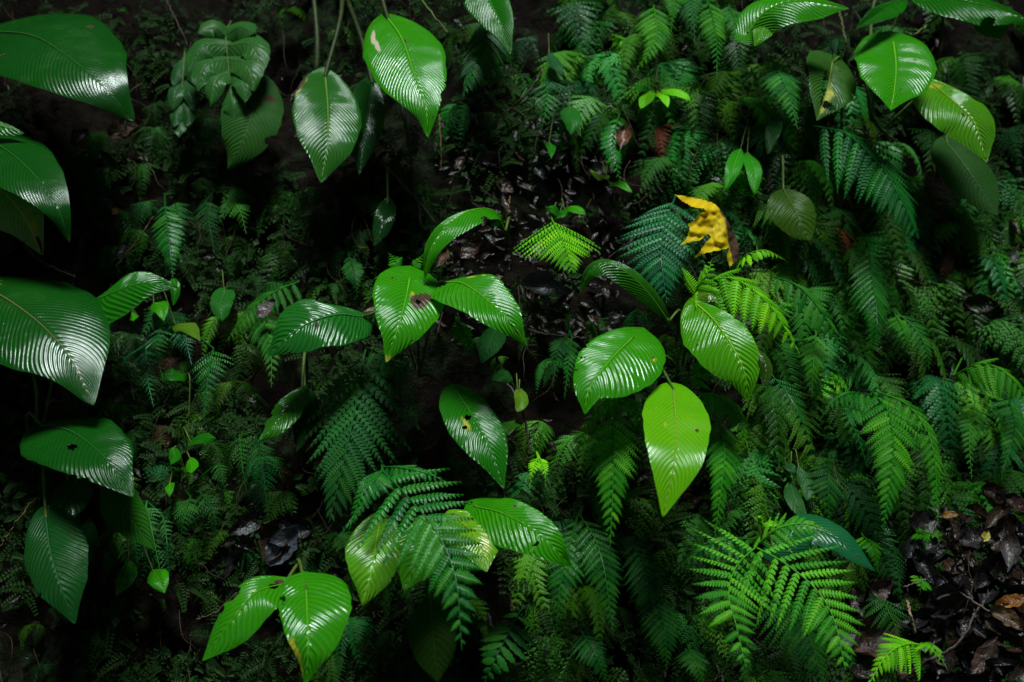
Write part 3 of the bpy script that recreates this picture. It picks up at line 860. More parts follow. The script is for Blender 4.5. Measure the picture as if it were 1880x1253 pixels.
# ------------------------------------------------------------------ ferns
def pinna_geo(kind, lod=1.0, seed=0, mirror=False):
    """one leaflet of a frond: x 0..1 along it, y in units of its half width"""
    rnd = random.Random(seed)
    V, F = [], []
    if kind == 'leaflet':
        n = 9
        for i in range(n + 1):
            t = i / n
            hw = (math.sin(math.pi * min(1, t * 0.93 + 0.05)) ** 0.75) * (1 - 0.35 * t)
            if i == n:
                hw = 0.0
            j = 0.10 * (1 if i % 2 else -1) * (hw > 0)
            dz = -0.55 * t * t
            V += [(t, hw + j, dz - 0.22 + 0.04 * rnd.random()), (t, 0, dz + 0.06), (t, -hw - j, dz - 0.22 + 0.04 * rnd.random())]
        for i in range(n):
            a = 3 * i
            F += [(a, a + 1, a + 4, a + 3), (a + 1, a + 2, a + 5, a + 4)]
    else:
        N = {'comb': 13, 'narrow': 15, 'lacy': 9, 'lobed': 7}[kind]
        N = max(5, int(N * lod))
        gap = {'comb': 0.70, 'narrow': 0.9, 'lacy': 0.55, 'lobed': 1.0}[kind]
        lean = {'comb': 0.30, 'narrow': 0.55, 'lacy': 0.35, 'lobed': 0.6}[kind]
        ax = lambda x: (0.10 * x * x if kind != 'lacy' else 0.0)
        droop = -0.8 if kind != 'narrow' else -1.6
        for i in range(N + 1):
            x = i / N
            V.append((x, ax(x) * 3, droop * x * x))
        for i in range(N):
            x0, x1 = i / N, (i + 1) / N
            xm = (x0 + x1) / 2
            dx = (x1 - x0)
            w_ = (1 - xm) ** 0.55 * min(1, 0.72 + xm * 2)
            if kind == 'comb':
                w_ = min(1.0, (1.02 - xm) * 1.9) * min(1, 0.8 + xm * 2)
            for sg in (1, -1):
                wl = w_ * rnd.uniform(0.88, 1.08)
                b0, b1 = i, i + 1
                k = len(V)
                lx = lean * dx * (1.6 if kind != 'narrow' else 1.2)
                zz = droop * xm * xm
                zr = rnd.uniform(-0.12, 0.10)
                g = gap * dx
                y0 = ax(xm) * 3
                web = {'comb': 0.24, 'narrow': 0.55, 'lacy': 0.12, 'lobed': 0.5}[kind]
                V.append((xm - g * 0.50 + lx * web, y0 + sg * wl * web, zz + 0.02))
                V.append((xm + g * 0.50 + lx * web, y0 + sg * wl * web, zz + 0.02))
                V.append((xm - g * 0.46 + lx * 0.75, y0 + sg * wl * 0.74, zz - 0.10 + zr * 0.5))
                V.append((xm + g * 0.48 + lx * 0.75, y0 + sg * wl * 0.68, zz - 0.20 + zr * 0.5))
                V.append((xm + g * 0.20 + lx, y0 + sg * wl, zz - 0.36 + zr))
                V.append((xm - g * 0.28 + lx, y0 + sg * wl * 0.95, zz - 0.30 + zr))
                fs = [(b0, b1, k + 1, k), (k, k + 1, k + 3, k + 2), (k + 2, k + 3, k + 4, k + 5)]
                if sg > 0:
                    F += fs
                else:
                    F += [f[::-1] for f in fs]
    if mirror:
        V = [(x, -y, z) for x, y, z in V]
        F = [f[::-1] for f in F]
    return V, F


PINNA = {}


def pinna_mesh(kind, var, mirror, mat):
    key = (kind, var, mirror, mat.name)
    if key not in PINNA:
        V, F = pinna_geo(kind, 1.0, var * 17 + 3, mirror)
        PINNA[key] = make_mesh('pinna', V, F, mat, smooth=(kind == 'leaflet'))
    return PINNA[key]


def lenprof(s, kind):
    if kind == 'tri':            # widest near the base
        return (min(1, 0.75 + s * 1.4)) * (1 - s) ** 0.8 * 1.05 + 0.02
    if kind == 'lance':
        return (s + 0.06) ** 0.45 * (1 - s) ** 0.72 * 1.55 + 0.015
    return min(1.0, 0.5 + s * 2.2) * min(1.0, (1 - s) * 1.9 + 0.03)    # 'even'


def frond(parent, base0, pts, hw, col, pairs=16, kind='comb', prof='tri', angle=68, droop=0.25, n=None, d=(0.05, 0.14), arch=0.03, start=0.06,
          ratio=None, objects=True, mat=None, gravity=0.0, stalk=None, missing=0.0, minpx=24, rr=0.0016, seed=0, dead=None):
    rnd = random.Random(int(pts[0][0] * 3 + pts[0][1] * 5) + seed)
    mat = mat or M_FERN
    m = len(pts)
    P3 = []
    for i, p in enumerate(pts):
        t = i / (m - 1)
        dd = p[2] if len(p) > 2 else d[0] + (d[1] - d[0]) * t + arch * 4 * t * (1 - t)
        P3.append(P(p[0], p[1], dd))
    base = P3[0].copy()
    NT = 60
    mid, L = spline(P3, NT)
    hint = Vector(n).normalized() if n else Vector((0, -0.72, 0.70)).normalized()
    head = [base]
    if stalk:
        pp, _ = spline([P(*q) for q in stalk] + [base], 8)
        head = pp
    verts, faces = tube_geo(head[:-1] + mid, rr * 1.25, rr * 0.25, 5, base)
    todo = []
    for k in range(pairs):
        s = start + (1 - start - 0.01) * (k / pairs) ** 0.80
        for sg in (1, -1):
            if rnd.random() < missing:
                continue
            ss = min(0.995, s + (0.5 / pairs * (1 - start) if sg < 0 else 0) * 0.7)
            i = min(NT - 1, int(ss * NT))
            p = mid[i].lerp(mid[i + 1], ss * NT - i)
            T = (mid[min(i + 2, NT)] - mid[max(i - 2, 0)]).normalized()
            N = hint - T * hint.dot(T)
            N.normalize()
            W = T.cross(N)
            a = R(angle - 22 * ss + rnd.uniform(-5, 5))
            dr = droop * rnd.uniform(0.7, 1.3)
            x = T * math.cos(a) + W * (sg * math.sin(a)) - N * dr + Vector((0, -0.1, -1)) * gravity
            x.normalize()
            z = N - x * N.dot(x)
            z.normalize()
            # small roll
            roll = rnd.uniform(-0.22, 0.22)
            y = z.cross(x)
            z = (z * math.cos(roll) + y * math.sin(roll)).normalized()
            y = z.cross(x)
            pj = max(0.55, math.hypot(x.x, x.z))
            lp = hw * lenprof(ss, prof) * rnd.uniform(0.92, 1.06)
            ln = lp * mpp(p) / pj
            space = L * (1 - start) / pairs
            wd = (ratio or 0.52) * space * (0.55 + 0.45 * min(1, lp / (0.55 * hw)))
            wd = min(wd, ln * (0.22 if kind in ('comb', 'lacy') else 0.30))
            M = Matrix(((x.x * ln, y.x * wd, z.x * wd, p.x - base.x), (x.y * ln, y.y * wd, z.y * wd, p.y - base.y), (x.z * ln, y.z * wd, z.z * wd, p.z - base.z), (0, 0, 0, 1)))
            todo.append((M, lp, sg < 0, rnd.randrange(3)))
    small = [t for t in todo if t[1] < minpx or not objects]
    big = [t for t in todo if not (t[1] < minpx or not objects)]
    for M, lp, mir, var in small:
        V, F = pinna_geo(kind, 0.6 if lp < 30 else 0.85, var, mir)
        k = len(verts)
        verts += [M @ Vector(v) for v in V]
        faces += [tuple(i + k for i in f) for f in F]
    fo = link('frond', make_mesh('frond', verts, faces, mat, smooth=False), parent, base - base0, col)
    for M, lp, mir, var in big:
        c = col if rnd.random() > 0.08 else tuple(x * y for x, y in zip(col, (1.25, 1.05, 0.7)))
        if dead and rnd.random() < dead:
            c = (0.09, 0.05, 0.025)
        o = link('pinna', pinna_mesh(kind, var, mir, mat), fo, None, c)
        o.matrix_basis = M
    return fo


def fern(label, root, fronds, group=None, name='fern', **common):
    b0 = P(root[0], root[1], root[2] if len(root) > 2 else -0.015)
    e = root_empty(name, b0, label, 'fern', group)
    for i, fr in enumerate(fronds):
        pts, hw, col = fr[:3]
        op = dict(common)
        if len(fr) > 3:
            op.update(fr[3])
        if 'stalk' not in op:
            q = pts[0]
            op['stalk'] = [(root[0], root[1], -0.01), ((root[0] + q[0]) / 2, (root[1] + q[1]) / 2, (op.get('d', (0.05, 0.14))[0]) * 0.7)]
            if abs(root[0] - q[0]) + abs(root[1] - q[1]) < 8:
                op['stalk'] = [(root[0], root[1], -0.01)]
        op['seed'] = i
        frond(e, b0, pts, hw, col, **op)
    return e


fern('vivid light green fern spread flat in the middle of the bank', (1012, 400), [
    ([(1014, 404), (1024, 425), (1038, 455), (1053, 502)], 104, F_BRIGHT, dict(pairs=14, kind='comb', prof='tri', angle=88, droop=0.2, d=(0.13, 0.27), n=(-0.05, -0.55, 0.8), gravity=0.30, ratio=0.46))])
fern('dark teal lacy fern beside the yellow dead leaf', (1240, 360), [
    ([(1238, 366), (1222, 410), (1214, 470), (1224, 556)], 92, F_TEAL, dict(pairs=15, kind='comb', angle=72, droop=0.2, d=(0.09, 0.17), mat=M_WETFERN, ratio=0.55, prof='even'))])
fern('bright fern arching right with hanging leaflets, right of centre', (1262, 575), [
    ([(1266, 556), (1290, 522), (1345, 512), (1405, 552), (1440, 600), (1468, 650)], 72, F_BRIGHT, dict(pairs=11, kind='comb', angle=74, droop=0.2, gravity=0.35, d=(0.15, 0.27), prof='even', ratio=0.50, n=(0.1, -0.75, 0.65), arch=0.02)),
    ([(1270, 556), (1282, 525), (1300, 500), (1306, 478)], 42, F_BRIGHT, dict(pairs=7, kind='comb', angle=70, d=(0.14, 0.2), ratio=0.6))])
fern('small bright frond curving under the yellow dead leaf', (1352, 500), [
    ([(1352, 488), (1372, 468), (1405, 460), (1442, 478)], 20, F_BRIGHT, dict(pairs=11, kind='leaflet', d=(0.10, 0.18), gravity=0.4, minpx=8, prof='even'))])
fern('crisp mid green fern tapering to a point under the heart leaf', (1130, 720), [
    ([(1128, 745), (1126, 800), (1126, 880), (1120, 1004)], 84, (0.034, 0.250, 0.010), dict(pairs=16, kind='comb', angle=66, droop=0.28, d=(0.12, 0.24), n=(0.0, -0.78, 0.62), ratio=0.52)),
    ([(1135, 725), (1105, 742), (1075, 790), (1056, 850)], 34, F_MID, dict(pairs=12, kind='comb', d=(0.10, 0.18))),
    ([(1135, 728), (1160, 740), (1182, 780), (1190, 835)], 30, F_MID, dict(pairs=12, kind='comb', d=(0.10, 0.16)))])
fern('arching fern hanging behind the right side of the lime leaf', (1262, 720), [
    ([(1268, 726), (1310, 724), (1350, 752), (1376, 832)], 40, (0.022, 0.224, 0.008), dict(pairs=12, kind='comb', gravity=0.3, d=(0.12, 0.22), prof='even', ratio=0.6)),
    ([(1318, 770), (1330, 830), (1324, 900), (1312, 990)], 56, (0.019, 0.207, 0.008), dict(pairs=17, kind='comb', angle=62, d=(0.13, 0.20), droop=0.3, ratio=0.56))])
fern('large dark fern with long drooping leaflets left of centre', (672, 640), [
    ([(668, 655), (656, 730), (635, 830), (604, 960)], 168, (0.018, 0.105, 0.026), dict(pairs=14, kind='comb', angle=60, droop=0.22, gravity=0.2, d=(0.07, 0.16), ratio=0.48, prof='tri', n=(0.0, -0.85, 0.5), missing=0.02)),
    ([(680, 640), (720, 665), (752, 720), (768, 790)], 40, F_DARK, dict(pairs=14, kind='comb', d=(0.05, 0.11)))])
fern('glossy teal green fern fanning over leaves at bottom centre', (700, 850), [
    ([(704, 866), (748, 912), (800, 975), (836, 1060), (848, 1194)], 124, (0.013, 0.168, 0.021), dict(pairs=15, kind='comb', angle=70, droop=0.05, d=(0.18, 0.34), mat=M_WETFERN, n=(0.0, -0.80, 0.55), ratio=0.47, prof='tri', gravity=0.0)),
    ([(702, 862), (690, 880), (664, 910), (640, 975)], 44, (0.013, 0.168, 0.021), dict(pairs=13, kind='comb', d=(0.16, 0.26), mat=M_WETFERN, ratio=0.6)),
    ([(706, 858), (740, 860), (790, 872), (830, 892)], 34, (0.011, 0.146, 0.019), dict(pairs=12, kind='comb', d=(0.13, 0.22), mat=M_WETFERN))])
fern('large bright yellow green fern of several arching fronds, lower right', (1395, 985), [
    ([(1385, 1004), (1440, 1034), (1498, 1082), (1532, 1140), (1552, 1230)], 130, (0.048, 0.320, 0.014), dict(pairs=13, kind='comb', angle=74, droop=0.04, gravity=0.10, d=(0.17, 0.32), n=(0.0, -0.82, 0.55), ratio=0.38, prof='tri')),
    ([(1388, 1004), (1352, 1040), (1338, 1090), (1352, 1150), (1370, 1226)], 118, (0.048, 0.310, 0.014), dict(pairs=13, kind='comb', angle=84, droop=0.03, gravity=0.05, d=(0.19, 0.33), n=(0.0, -0.85, 0.5), ratio=0.36, prof='tri', missing=0.05)),
    ([(1380, 990), (1340, 990), (1290, 1010), (1236, 1052)], 36, (0.014, 0.157, 0.017), dict(pairs=13, kind='comb', d=(0.13, 0.22), gravity=0.25, mat=M_WETFERN, prof='even')),
    ([(1392, 998), (1430, 970), (1480, 962), (1530, 980)], 44, (0.060, 0.336, 0.011), dict(pairs=12, kind='comb', d=(0.15, 0.22), gravity=0.2))])
fern('broad darker fern beneath the large bright one, lower right', (1420, 1090), [
    ([(1425, 1092), (1462, 1130), (1490, 1180), (1512, 1262)], 92, (0.010, 0.112, 0.014), dict(pairs=16, kind='comb', angle=72, d=(0.09, 0.20), gravity=0.1, ratio=0.58, prof='tri'))])
fern('green fern cascading in three fronds at right', (1600, 715), [
    ([(1604, 722), (1632, 760), (1640, 840), (1622, 968)], 82, F_MID, dict(pairs=17, kind='comb', angle=64, d=(0.14, 0.28), droop=0.25, ratio=0.52)),
    ([(1612, 720), (1670, 748), (1712, 820), (1722, 962)], 52, F_MID, dict(pairs=18, kind='comb', angle=62, d=(0.14, 0.26), gravity=0.2)),
    ([(1600, 726), (1560, 722), (1525, 742), (1505, 772)], 36, (0.014, 0.168, 0.014), dict(pairs=10, kind='comb', d=(0.14, 0.2), gravity=0.25)),
    ([(1590, 738), (1556, 760), (1574, 800), (1592, 858)], 32, (0.014, 0.168, 0.017), dict(pairs=14, kind='comb', d=(0.14, 0.22)))])
fern('soft fern with hanging leaflets at the right edge', (1770, 650), [
    ([(1750, 690), (1800, 668), (1852, 690), (1900, 750)], 56, F_MID, dict(pairs=11, kind='comb', d=(0.16, 0.28), gravity=0.35, prof='even', ratio=0.6)),
    ([(1852, 730), (1862, 790), (1838, 876)], 48, (0.011, 0.129, 0.013), dict(pairs=15, kind='comb', d=(0.13, 0.20))),
    ([(1790, 740), (1780, 800), (1784, 880)], 36, (0.014, 0.146, 0.012), dict(pairs=14, kind='comb', d=(0.11, 0.17)))])
fern('dark narrow hanging fern, upper half right of the bright arching one', (1590, 440), [
    ([(1594, 456), (1602, 520), (1610, 580), (1608, 644)], 54, (0.009, 0.110, 0.014), dict(pairs=17, kind='comb', angle=62, d=(0.11, 0.20), mat=M_WETFERN, prof='even', droop=0.35))])
fern('big dark bluish fern with long narrow leaflets, upper right', (1490, 235), [
    ([(1494, 232), (1552, 246), (1612, 300), (1652, 362), (1686, 438)], 132, (0.008, 0.112, 0.019), dict(pairs=17, kind='comb', angle=66, d=(0.16, 0.30), gravity=0.32, droop=0.1, ratio=0.52, prof='tri', n=(0.1, -0.75, 0.65)))])
fern('mid green fern with a long thin tip left of the torn yellow leaf', (1412, 100), [
    ([(1414, 106), (1432, 138), (1450, 180), (1464, 238)], 62, (0.016, 0.168, 0.019), dict(pairs=16, kind='comb', angle=70, d=(0.15, 0.25), ratio=0.6))])
fern('cluster of fern fronds hanging from the top edge, right of middle', (1250, -50), [
    ([(1200, 10), (1206, 60), (1192, 96), (1166, 132)], 52, F_MID, dict(pairs=15, kind='comb', d=(0.12, 0.20))),
    ([(1300, 0), (1312, 50), (1316, 92), (1316, 146)], 46, F_MID, dict(pairs=15, kind='comb', d=(0.12, 0.20))),
    ([(1268, -30), (1272, 20), (1276, 84)], 34, (0.014, 0.157, 0.019), dict(pairs=13, kind='comb', d=(0.13, 0.20))),
    ([(1338, 10), (1352, 50), (1360, 110)], 34, (0.014, 0.157, 0.017), dict(pairs=13, kind='comb', d=(0.12, 0.19))),
    ([(1240, -20), (1236, 20), (1232, 60)], 30, F_MID, dict(pairs=12, kind='comb', d=(0.10, 0.15)))], stalk=None)
fern('dark teal fern hanging under the leaf tip at top centre', (905, 10), [
    ([(902, 20), (892, 70), (872, 120), (848, 182)], 62, (0.008, 0.095, 0.019), dict(pairs=15, kind='narrow', angle=66, d=(0.10, 0.18), mat=M_WETFERN, ratio=0.52, prof='even', gravity=0.12)),
    ([(906, 40), (930, 80), (940, 130)], 34, F_DARK, dict(pairs=11, kind='comb', d=(0.07, 0.12)))])
fern('slim drooping fern with shiny leaflets on the left bank', (302, 355), [
    ([(303, 372), (306, 410), (312, 455), (318, 516)], 34, (0.010, 0.112, 0.017), dict(pairs=18, kind='leaflet', angle=74, d=(0.08, 0.15), mat=M_WETFERN, prof='even', minpx=12, ratio=0.5))])
fern('soft fern with a few brighter tips below the dull grey leaf', (400, 345), [
    ([(378, 368), (384, 410), (394, 466)], 38, F_DARK, dict(pairs=12, kind='lacy', d=(0.06, 0.12))),
    ([(420, 365), (440, 385), (452, 430)], 34, (0.016, 0.146, 0.010), dict(pairs=10, kind='lacy', d=(0.06, 0.12)))])
fern('two little fronds standing up behind the centre trio', (748, 520), [
    ([(744, 514), (734, 490), (712, 464)], 20, F_MID, dict(pairs=9, kind='leaflet', minpx=9, d=(0.07, 0.11), prof='even')),
    ([(748, 514), (758, 492), (778, 466)], 18, F_MID, dict(pairs=9, kind='leaflet', minpx=9, d=(0.07, 0.11), prof='even')),
    ([(738, 512), (700, 508), (676, 520)], 14, F_MID, dict(pairs=9, kind='leaflet', minpx=9, d=(0.07, 0.11)))])
fern('tiny hanging fern left of the centre trio', (640, 462), [
    ([(640, 470), (650, 500), (656, 548)], 24, F_DARK, dict(pairs=13, kind='leaflet', minpx=9, d=(0.05, 0.08), prof='even'))])
fern('feathery fern around the grey dead leaf, left of centre', (548, 515), [
    ([(548, 518), (505, 536), (462, 568), (415, 628)], 52, (0.014, 0.134, 0.012), dict(pairs=15, kind='comb', angle=72, d=(0.09, 0.17), gravity=0.15)),
    ([(470, 556), (488, 600), (498, 650), (498, 712)], 52, (0.015, 0.146, 0.010), dict(pairs=13, kind='comb', angle=66, d=(0.09, 0.18))),
    ([(530, 520), (500, 520), (470, 540)], 30, F_DARK, dict(pairs=9, kind='comb', d=(0.08, 0.13)))])
fern('patch of dark lacy ferns below the leaf pointing right, at left', (330, 590), [
    ([(296, 600), (286, 640), (300, 700)], 34, (0.009, 0.106, 0.019), dict(pairs=11, kind='lacy', d=(0.06, 0.11), mat=M_WETFERN)),
    ([(332, 600), (342, 630), (352, 672)], 30, F_TEAL, dict(pairs=10, kind='lacy', d=(0.06, 0.11), mat=M_WETFERN)),
    ([(392, 640), (384, 680), (374, 772)], 46, (0.010, 0.123, 0.019), dict(pairs=13, kind='lacy', d=(0.08, 0.15), mat=M_WETFERN)),
    ([(268, 640), (270, 690), (282, 748)], 30, F_TEAL, dict(pairs=12, kind='lacy', d=(0.06, 0.11), mat=M_WETFERN)),
    ([(228, 660), (238, 690), (246, 734)], 20, F_TEAL, dict(pairs=9, kind='lacy', d=(0.04, 0.08), minpx=12))])
fern('glossy fern with separate oval leaflets beside the small brown leaf', (1138, 205), [
    ([(1136, 214), (1126, 250), (1128, 290), (1142, 344)], 30, (0.010, 0.134, 0.017), dict(pairs=13, kind='leaflet', angle=72, d=(0.10, 0.16), mat=M_WETFERN, prof='even', minpx=10, ratio=0.5))])
fern('dark glossy fern with two hanging fronds below centre', (1070, 930), [
    ([(1066, 948), (1092, 990), (1110, 1050), (1126, 1166)], 50, (0.009, 0.095, 0.014), dict(pairs=17, kind='comb', d=(0.10, 0.18), mat=M_WETFERN, prof='even')),
    ([(1060, 950), (1044, 1010), (1028, 1080), (1020, 1174)], 46, (0.010, 0.106, 0.015), dict(pairs=17, kind='comb', d=(0.09, 0.18), mat=M_WETFERN, prof='even'))])
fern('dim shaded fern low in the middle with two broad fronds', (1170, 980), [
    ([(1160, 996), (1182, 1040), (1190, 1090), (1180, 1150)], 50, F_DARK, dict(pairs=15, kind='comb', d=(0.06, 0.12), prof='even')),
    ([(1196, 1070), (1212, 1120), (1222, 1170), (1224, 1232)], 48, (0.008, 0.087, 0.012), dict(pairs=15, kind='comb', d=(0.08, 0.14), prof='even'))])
fern('fern with broad rounded leaflets at the bottom edge, centre', (965, 1115), [
    ([(955, 1122), (935, 1160), (912, 1205), (886, 1262)], 52, (0.010, 0.110, 0.010), dict(pairs=9, kind='leaflet', d=(0.08, 0.16), prof='even', ratio=0.42, angle=78))])
fern('small dark fern at the bottom edge right of the broad leaflet one', (1065, 1155), [
    ([(1068, 1162), (1092, 1200), (1118, 1262)], 44, F_DARK, dict(pairs=12, kind='comb', d=(0.06, 0.12)))])
fern('little fern at the bottom edge under the dim shaded fern', (1260, 1180), [
    ([(1264, 1188), (1278, 1220), (1296, 1266)], 38, (0.010, 0.110, 0.013), dict(pairs=12, kind='comb', d=(0.07, 0.12)))])
fern('bright little fern at the bottom edge beside the leaf litter', (1690, 1180), [
    ([(1692, 1184), (1660, 1184), (1626, 1206), (1592, 1262)], 52, F_BRIGHT, dict(pairs=13, kind='comb', d=(0.10, 0.18), gravity=0.15)),
    ([(1694, 1182), (1712, 1184), (1738, 1226)], 30, F_BRIGHT, dict(pairs=8, kind='comb', d=(0.10, 0.16), gravity=0.2))])
fern('fern tuft left of the heart leaf', (1045, 605), [
    ([(1044, 616), (1026, 640), (1014, 712)], 34, F_DARK, dict(pairs=12, kind='comb', d=(0.07, 0.12))),
    ([(1050, 620), (1044, 670), (1036, 732)], 26, (0.014, 0.146, 0.012), dict(pairs=12, kind='comb', d=(0.08, 0.13)))])
fern('stout frond with pointed leaflets under the folded leaf', (1236, 722), [
    ([(1238, 716), (1268, 690), (1314, 660)], 38, F_MID, dict(pairs=8, kind='leaflet', d=(0.10, 0.17), prof='even', ratio=0.42))])
fern('blurred bluish fern hanging left of the cascading green one', (1415, 680), [
    ([(1418, 690), (1446, 724), (1470, 768), (1496, 830)], 46, (0.010, 0.112, 0.021), dict(pairs=14, kind='lacy', d=(0.11, 0.18), mat=M_WETFERN))])
fern('yellow green fern hanging below the bright arching one', (1496, 600), [
    ([(1498, 612), (1494, 660), (1490, 726)], 52, (0.024, 0.179, 0.007), dict(pairs=11, kind='comb', angle=60, d=(0.08, 0.14), ratio=0.42))])
fern('fern with separate pointed leaflets running right from the bright arching one', (1415, 500), [
    ([(1420, 508), (1470, 530), (1520, 590), (1558, 654)], 44, (0.013, 0.140, 0.012), dict(pairs=12, kind='leaflet', d=(0.10, 0.18), prof='even', gravity=0.3, ratio=0.40))])
fern('mid green fern right of the dark narrow hanging one', (1640, 565), [
    ([(1646, 574), (1680, 604), (1700, 640), (1706, 680)], 48, (0.013, 0.134, 0.014), dict(pairs=12, kind='comb', d=(0.09, 0.15))),
    ([(1644, 580), (1660, 610), (1678, 668)], 30, F_MID, dict(pairs=10, kind='comb', d=(0.10, 0.15)))])
fern('small teal lobed fern beside the thin twig', (1000, 140), [
    ([(1000, 150), (1006, 180), (1000, 214), (992, 244)], 44, (0.011, 0.140, 0.023), dict(pairs=9, kind='lacy', d=(0.08, 0.14), mat=M_WETFERN)),
    ([(1004, 148), (1030, 160), (1052, 178)], 26, (0.011, 0.140, 0.023), dict(pairs=8, kind='lacy', d=(0.08, 0.12), mat=M_WETFERN))])
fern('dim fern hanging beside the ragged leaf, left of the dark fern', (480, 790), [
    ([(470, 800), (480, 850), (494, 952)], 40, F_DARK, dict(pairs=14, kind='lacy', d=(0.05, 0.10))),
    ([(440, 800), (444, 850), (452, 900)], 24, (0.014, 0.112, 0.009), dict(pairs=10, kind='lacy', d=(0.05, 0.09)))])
fern('pale lacy sprays under the matt drooping leaf, lower left', (270, 920), [
    ([(268, 930), (276, 960), (296, 1060)], 28, (0.022, 0.168, 0.035), dict(pairs=14, kind='lacy', d=(0.05, 0.10), mat=M_WETFERN, minpx=14)),
    ([(208, 940), (206, 980), (208, 1030)], 24, (0.019, 0.146, 0.031), dict(pairs=11, kind='lacy', d=(0.05, 0.09), mat=M_WETFERN, minpx=14)),
    ([(245, 980), (250, 1020), (254, 1064)], 18, (0.022, 0.168, 0.035), dict(pairs=10, kind='lacy', d=(0.06, 0.09), mat=M_WETFERN, minpx=12)),
    ([(300, 950), (306, 990), (310, 1050)], 18, (0.022, 0.168, 0.035), dict(pairs=10, kind='lacy', d=(0.05, 0.09), mat=M_WETFERN, minpx=12))])
fern('green lacy fern above the litter at lower left', (340, 900), [
    ([(350, 912), (338, 950), (330, 1000)], 34, (0.014, 0.123, 0.013), dict(pairs=11, kind='lacy', d=(0.05, 0.10))),
    ([(368, 905), (392, 940), (396, 1000)], 28, F_DARK, dict(pairs=11, kind='lacy', d=(0.05, 0.09))),
    ([(400, 850), (408, 880), (410, 905)], 20, (0.014, 0.112, 0.012), dict(pairs=8, kind='lacy', d=(0.04, 0.07), minpx=12))])
fern('small fern peeping under the right leaf of the bright trio', (838, 580), [
    ([(838, 588), (852, 612), (874, 664)], 22, F_MID, dict(pairs=11, kind='leaflet', minpx=9, d=(0.09, 0.14), prof='even'))])
fern('tiny vivid fern alone in the dark below centre', (985, 830), [
    ([(988, 840), (978, 862), (972, 898)], 18, F_BRIGHT, dict(pairs=8, kind='leaflet', minpx=8, d=(0.06, 0.10))),
    ([(990, 840), (1000, 862), (1002, 892)], 18, F_BRIGHT, dict(pairs=8, kind='leaflet', minpx=8, d=(0.06, 0.10)))])
fern('yellow green fern tuft at the top right below the corner leaf', (1850, 140), [
    ([(1852, 140), (1862, 152), (1880, 170)], 24, (0.038, 0.246, 0.008), dict(pairs=7, kind='lacy', d=(0.08, 0.12), minpx=12)),
    ([(1846, 140), (1830, 148), (1815, 160)], 18, (0.038, 0.246, 0.008), dict(pairs=7, kind='lacy', d=(0.08, 0.12), minpx=12))])
fern('shaded fern with upright frond behind the large bright fern', (1580, 975), [
    ([(1584, 984), (1604, 1004), (1612, 1052)], 32, F_MID, dict(pairs=10, kind='leaflet', d=(0.08, 0.13), gravity=0.1)),
    ([(1640, 1000), (1650, 1060), (1658, 1130)], 26, F_DARK, dict(pairs=13, kind='lacy', d=(0.05, 0.09)))])
fern('tiny lobed fern on the litter by the pale stick', (1690, 1050), [
    ([(1690, 1056), (1692, 1074), (1688, 1094)], 24, F_MID, dict(pairs=5, kind='leaflet', d=(0.06, 0.10), minpx=8, ratio=0.45))])
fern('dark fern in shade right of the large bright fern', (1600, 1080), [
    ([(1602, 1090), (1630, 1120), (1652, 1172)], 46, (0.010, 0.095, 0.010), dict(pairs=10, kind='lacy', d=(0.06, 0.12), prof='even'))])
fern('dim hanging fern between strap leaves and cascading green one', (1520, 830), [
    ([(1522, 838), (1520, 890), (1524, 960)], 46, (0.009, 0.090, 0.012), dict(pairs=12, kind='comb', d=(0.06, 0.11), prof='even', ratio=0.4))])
fern('three leafleted green frond among litter, right', (1680, 970), [
    ([(1684, 978), (1700, 984), (1700, 1010)], 22, F_MID, dict(pairs=5, kind='leaflet', d=(0.06, 0.10), minpx=8, gravity=0.3)),
    ([(1688, 976), (1716, 982), (1736, 996)], 14, F_MID, dict(pairs=6, kind='leaflet', d=(0.06, 0.10), minpx=8, gravity=0.3))])

# the plant with one big lobed leaf (upper left): lobes are its parts
def lobed_plant(label, root, stem_pts, lobes, col):
    b0 = P(root[0], root[1], -0.02)
    e = root_empty('lobed_leaf_plant', b0, label, 'plant')
    pts, _ = spline([b0] + [P(*p) for p in stem_pts], 24)
    v, f = tube_geo(pts, 0.0028, 0.001, 6, b0)
    link('rachis', make_mesh('rachis', v, f, M_STEM), e, (0, 0, 0), STEMG)
    for (a, m_, b, wd) in lobes:
        broad_leaf(e, b0, [a, m_, b], wd * 1.5, wd * 1.5, col, kind='ovate', name='lobe', pleat=0.35, wave=1.6, mat=M_SATIN, n=(0.0, -0.85, 0.45), fold=(-0.1, -0.1), veins=9, turn=0.1)


lobed_plant('dark plant with a deeply lobed leaf at top left of the tall stems', (424, 40), [(415, 62, 0.14), (418, 110, 0.17), (424, 170, 0.18), (428, 205, 0.17)], [
    ((414, 66, 0.15), (392, 52, 0.17), (360, 60, 0.18), 13), ((416, 66, 0.15), (440, 50, 0.17), (470, 62, 0.18), 14),
    ((416, 84, 0.16), (370, 86, 0.19), (346, 132, 0.19), 16), ((418, 84, 0.16), (462, 84, 0.19), (484, 138, 0.19), 18),
    ((418, 108, 0.17), (376, 122, 0.20), (364, 170, 0.20), 15), ((420, 108, 0.17), (455, 120, 0.20), (466, 168, 0.20), 17),
    ((421, 132, 0.175), (396, 150, 0.20), (386, 198, 0.20), 13), ((423, 132, 0.175), (446, 150, 0.20), (450, 190, 0.20), 13),
    ((424, 165, 0.18), (428, 190, 0.19), (430, 225, 0.18), 14)], (0.024, 0.100, 0.020))
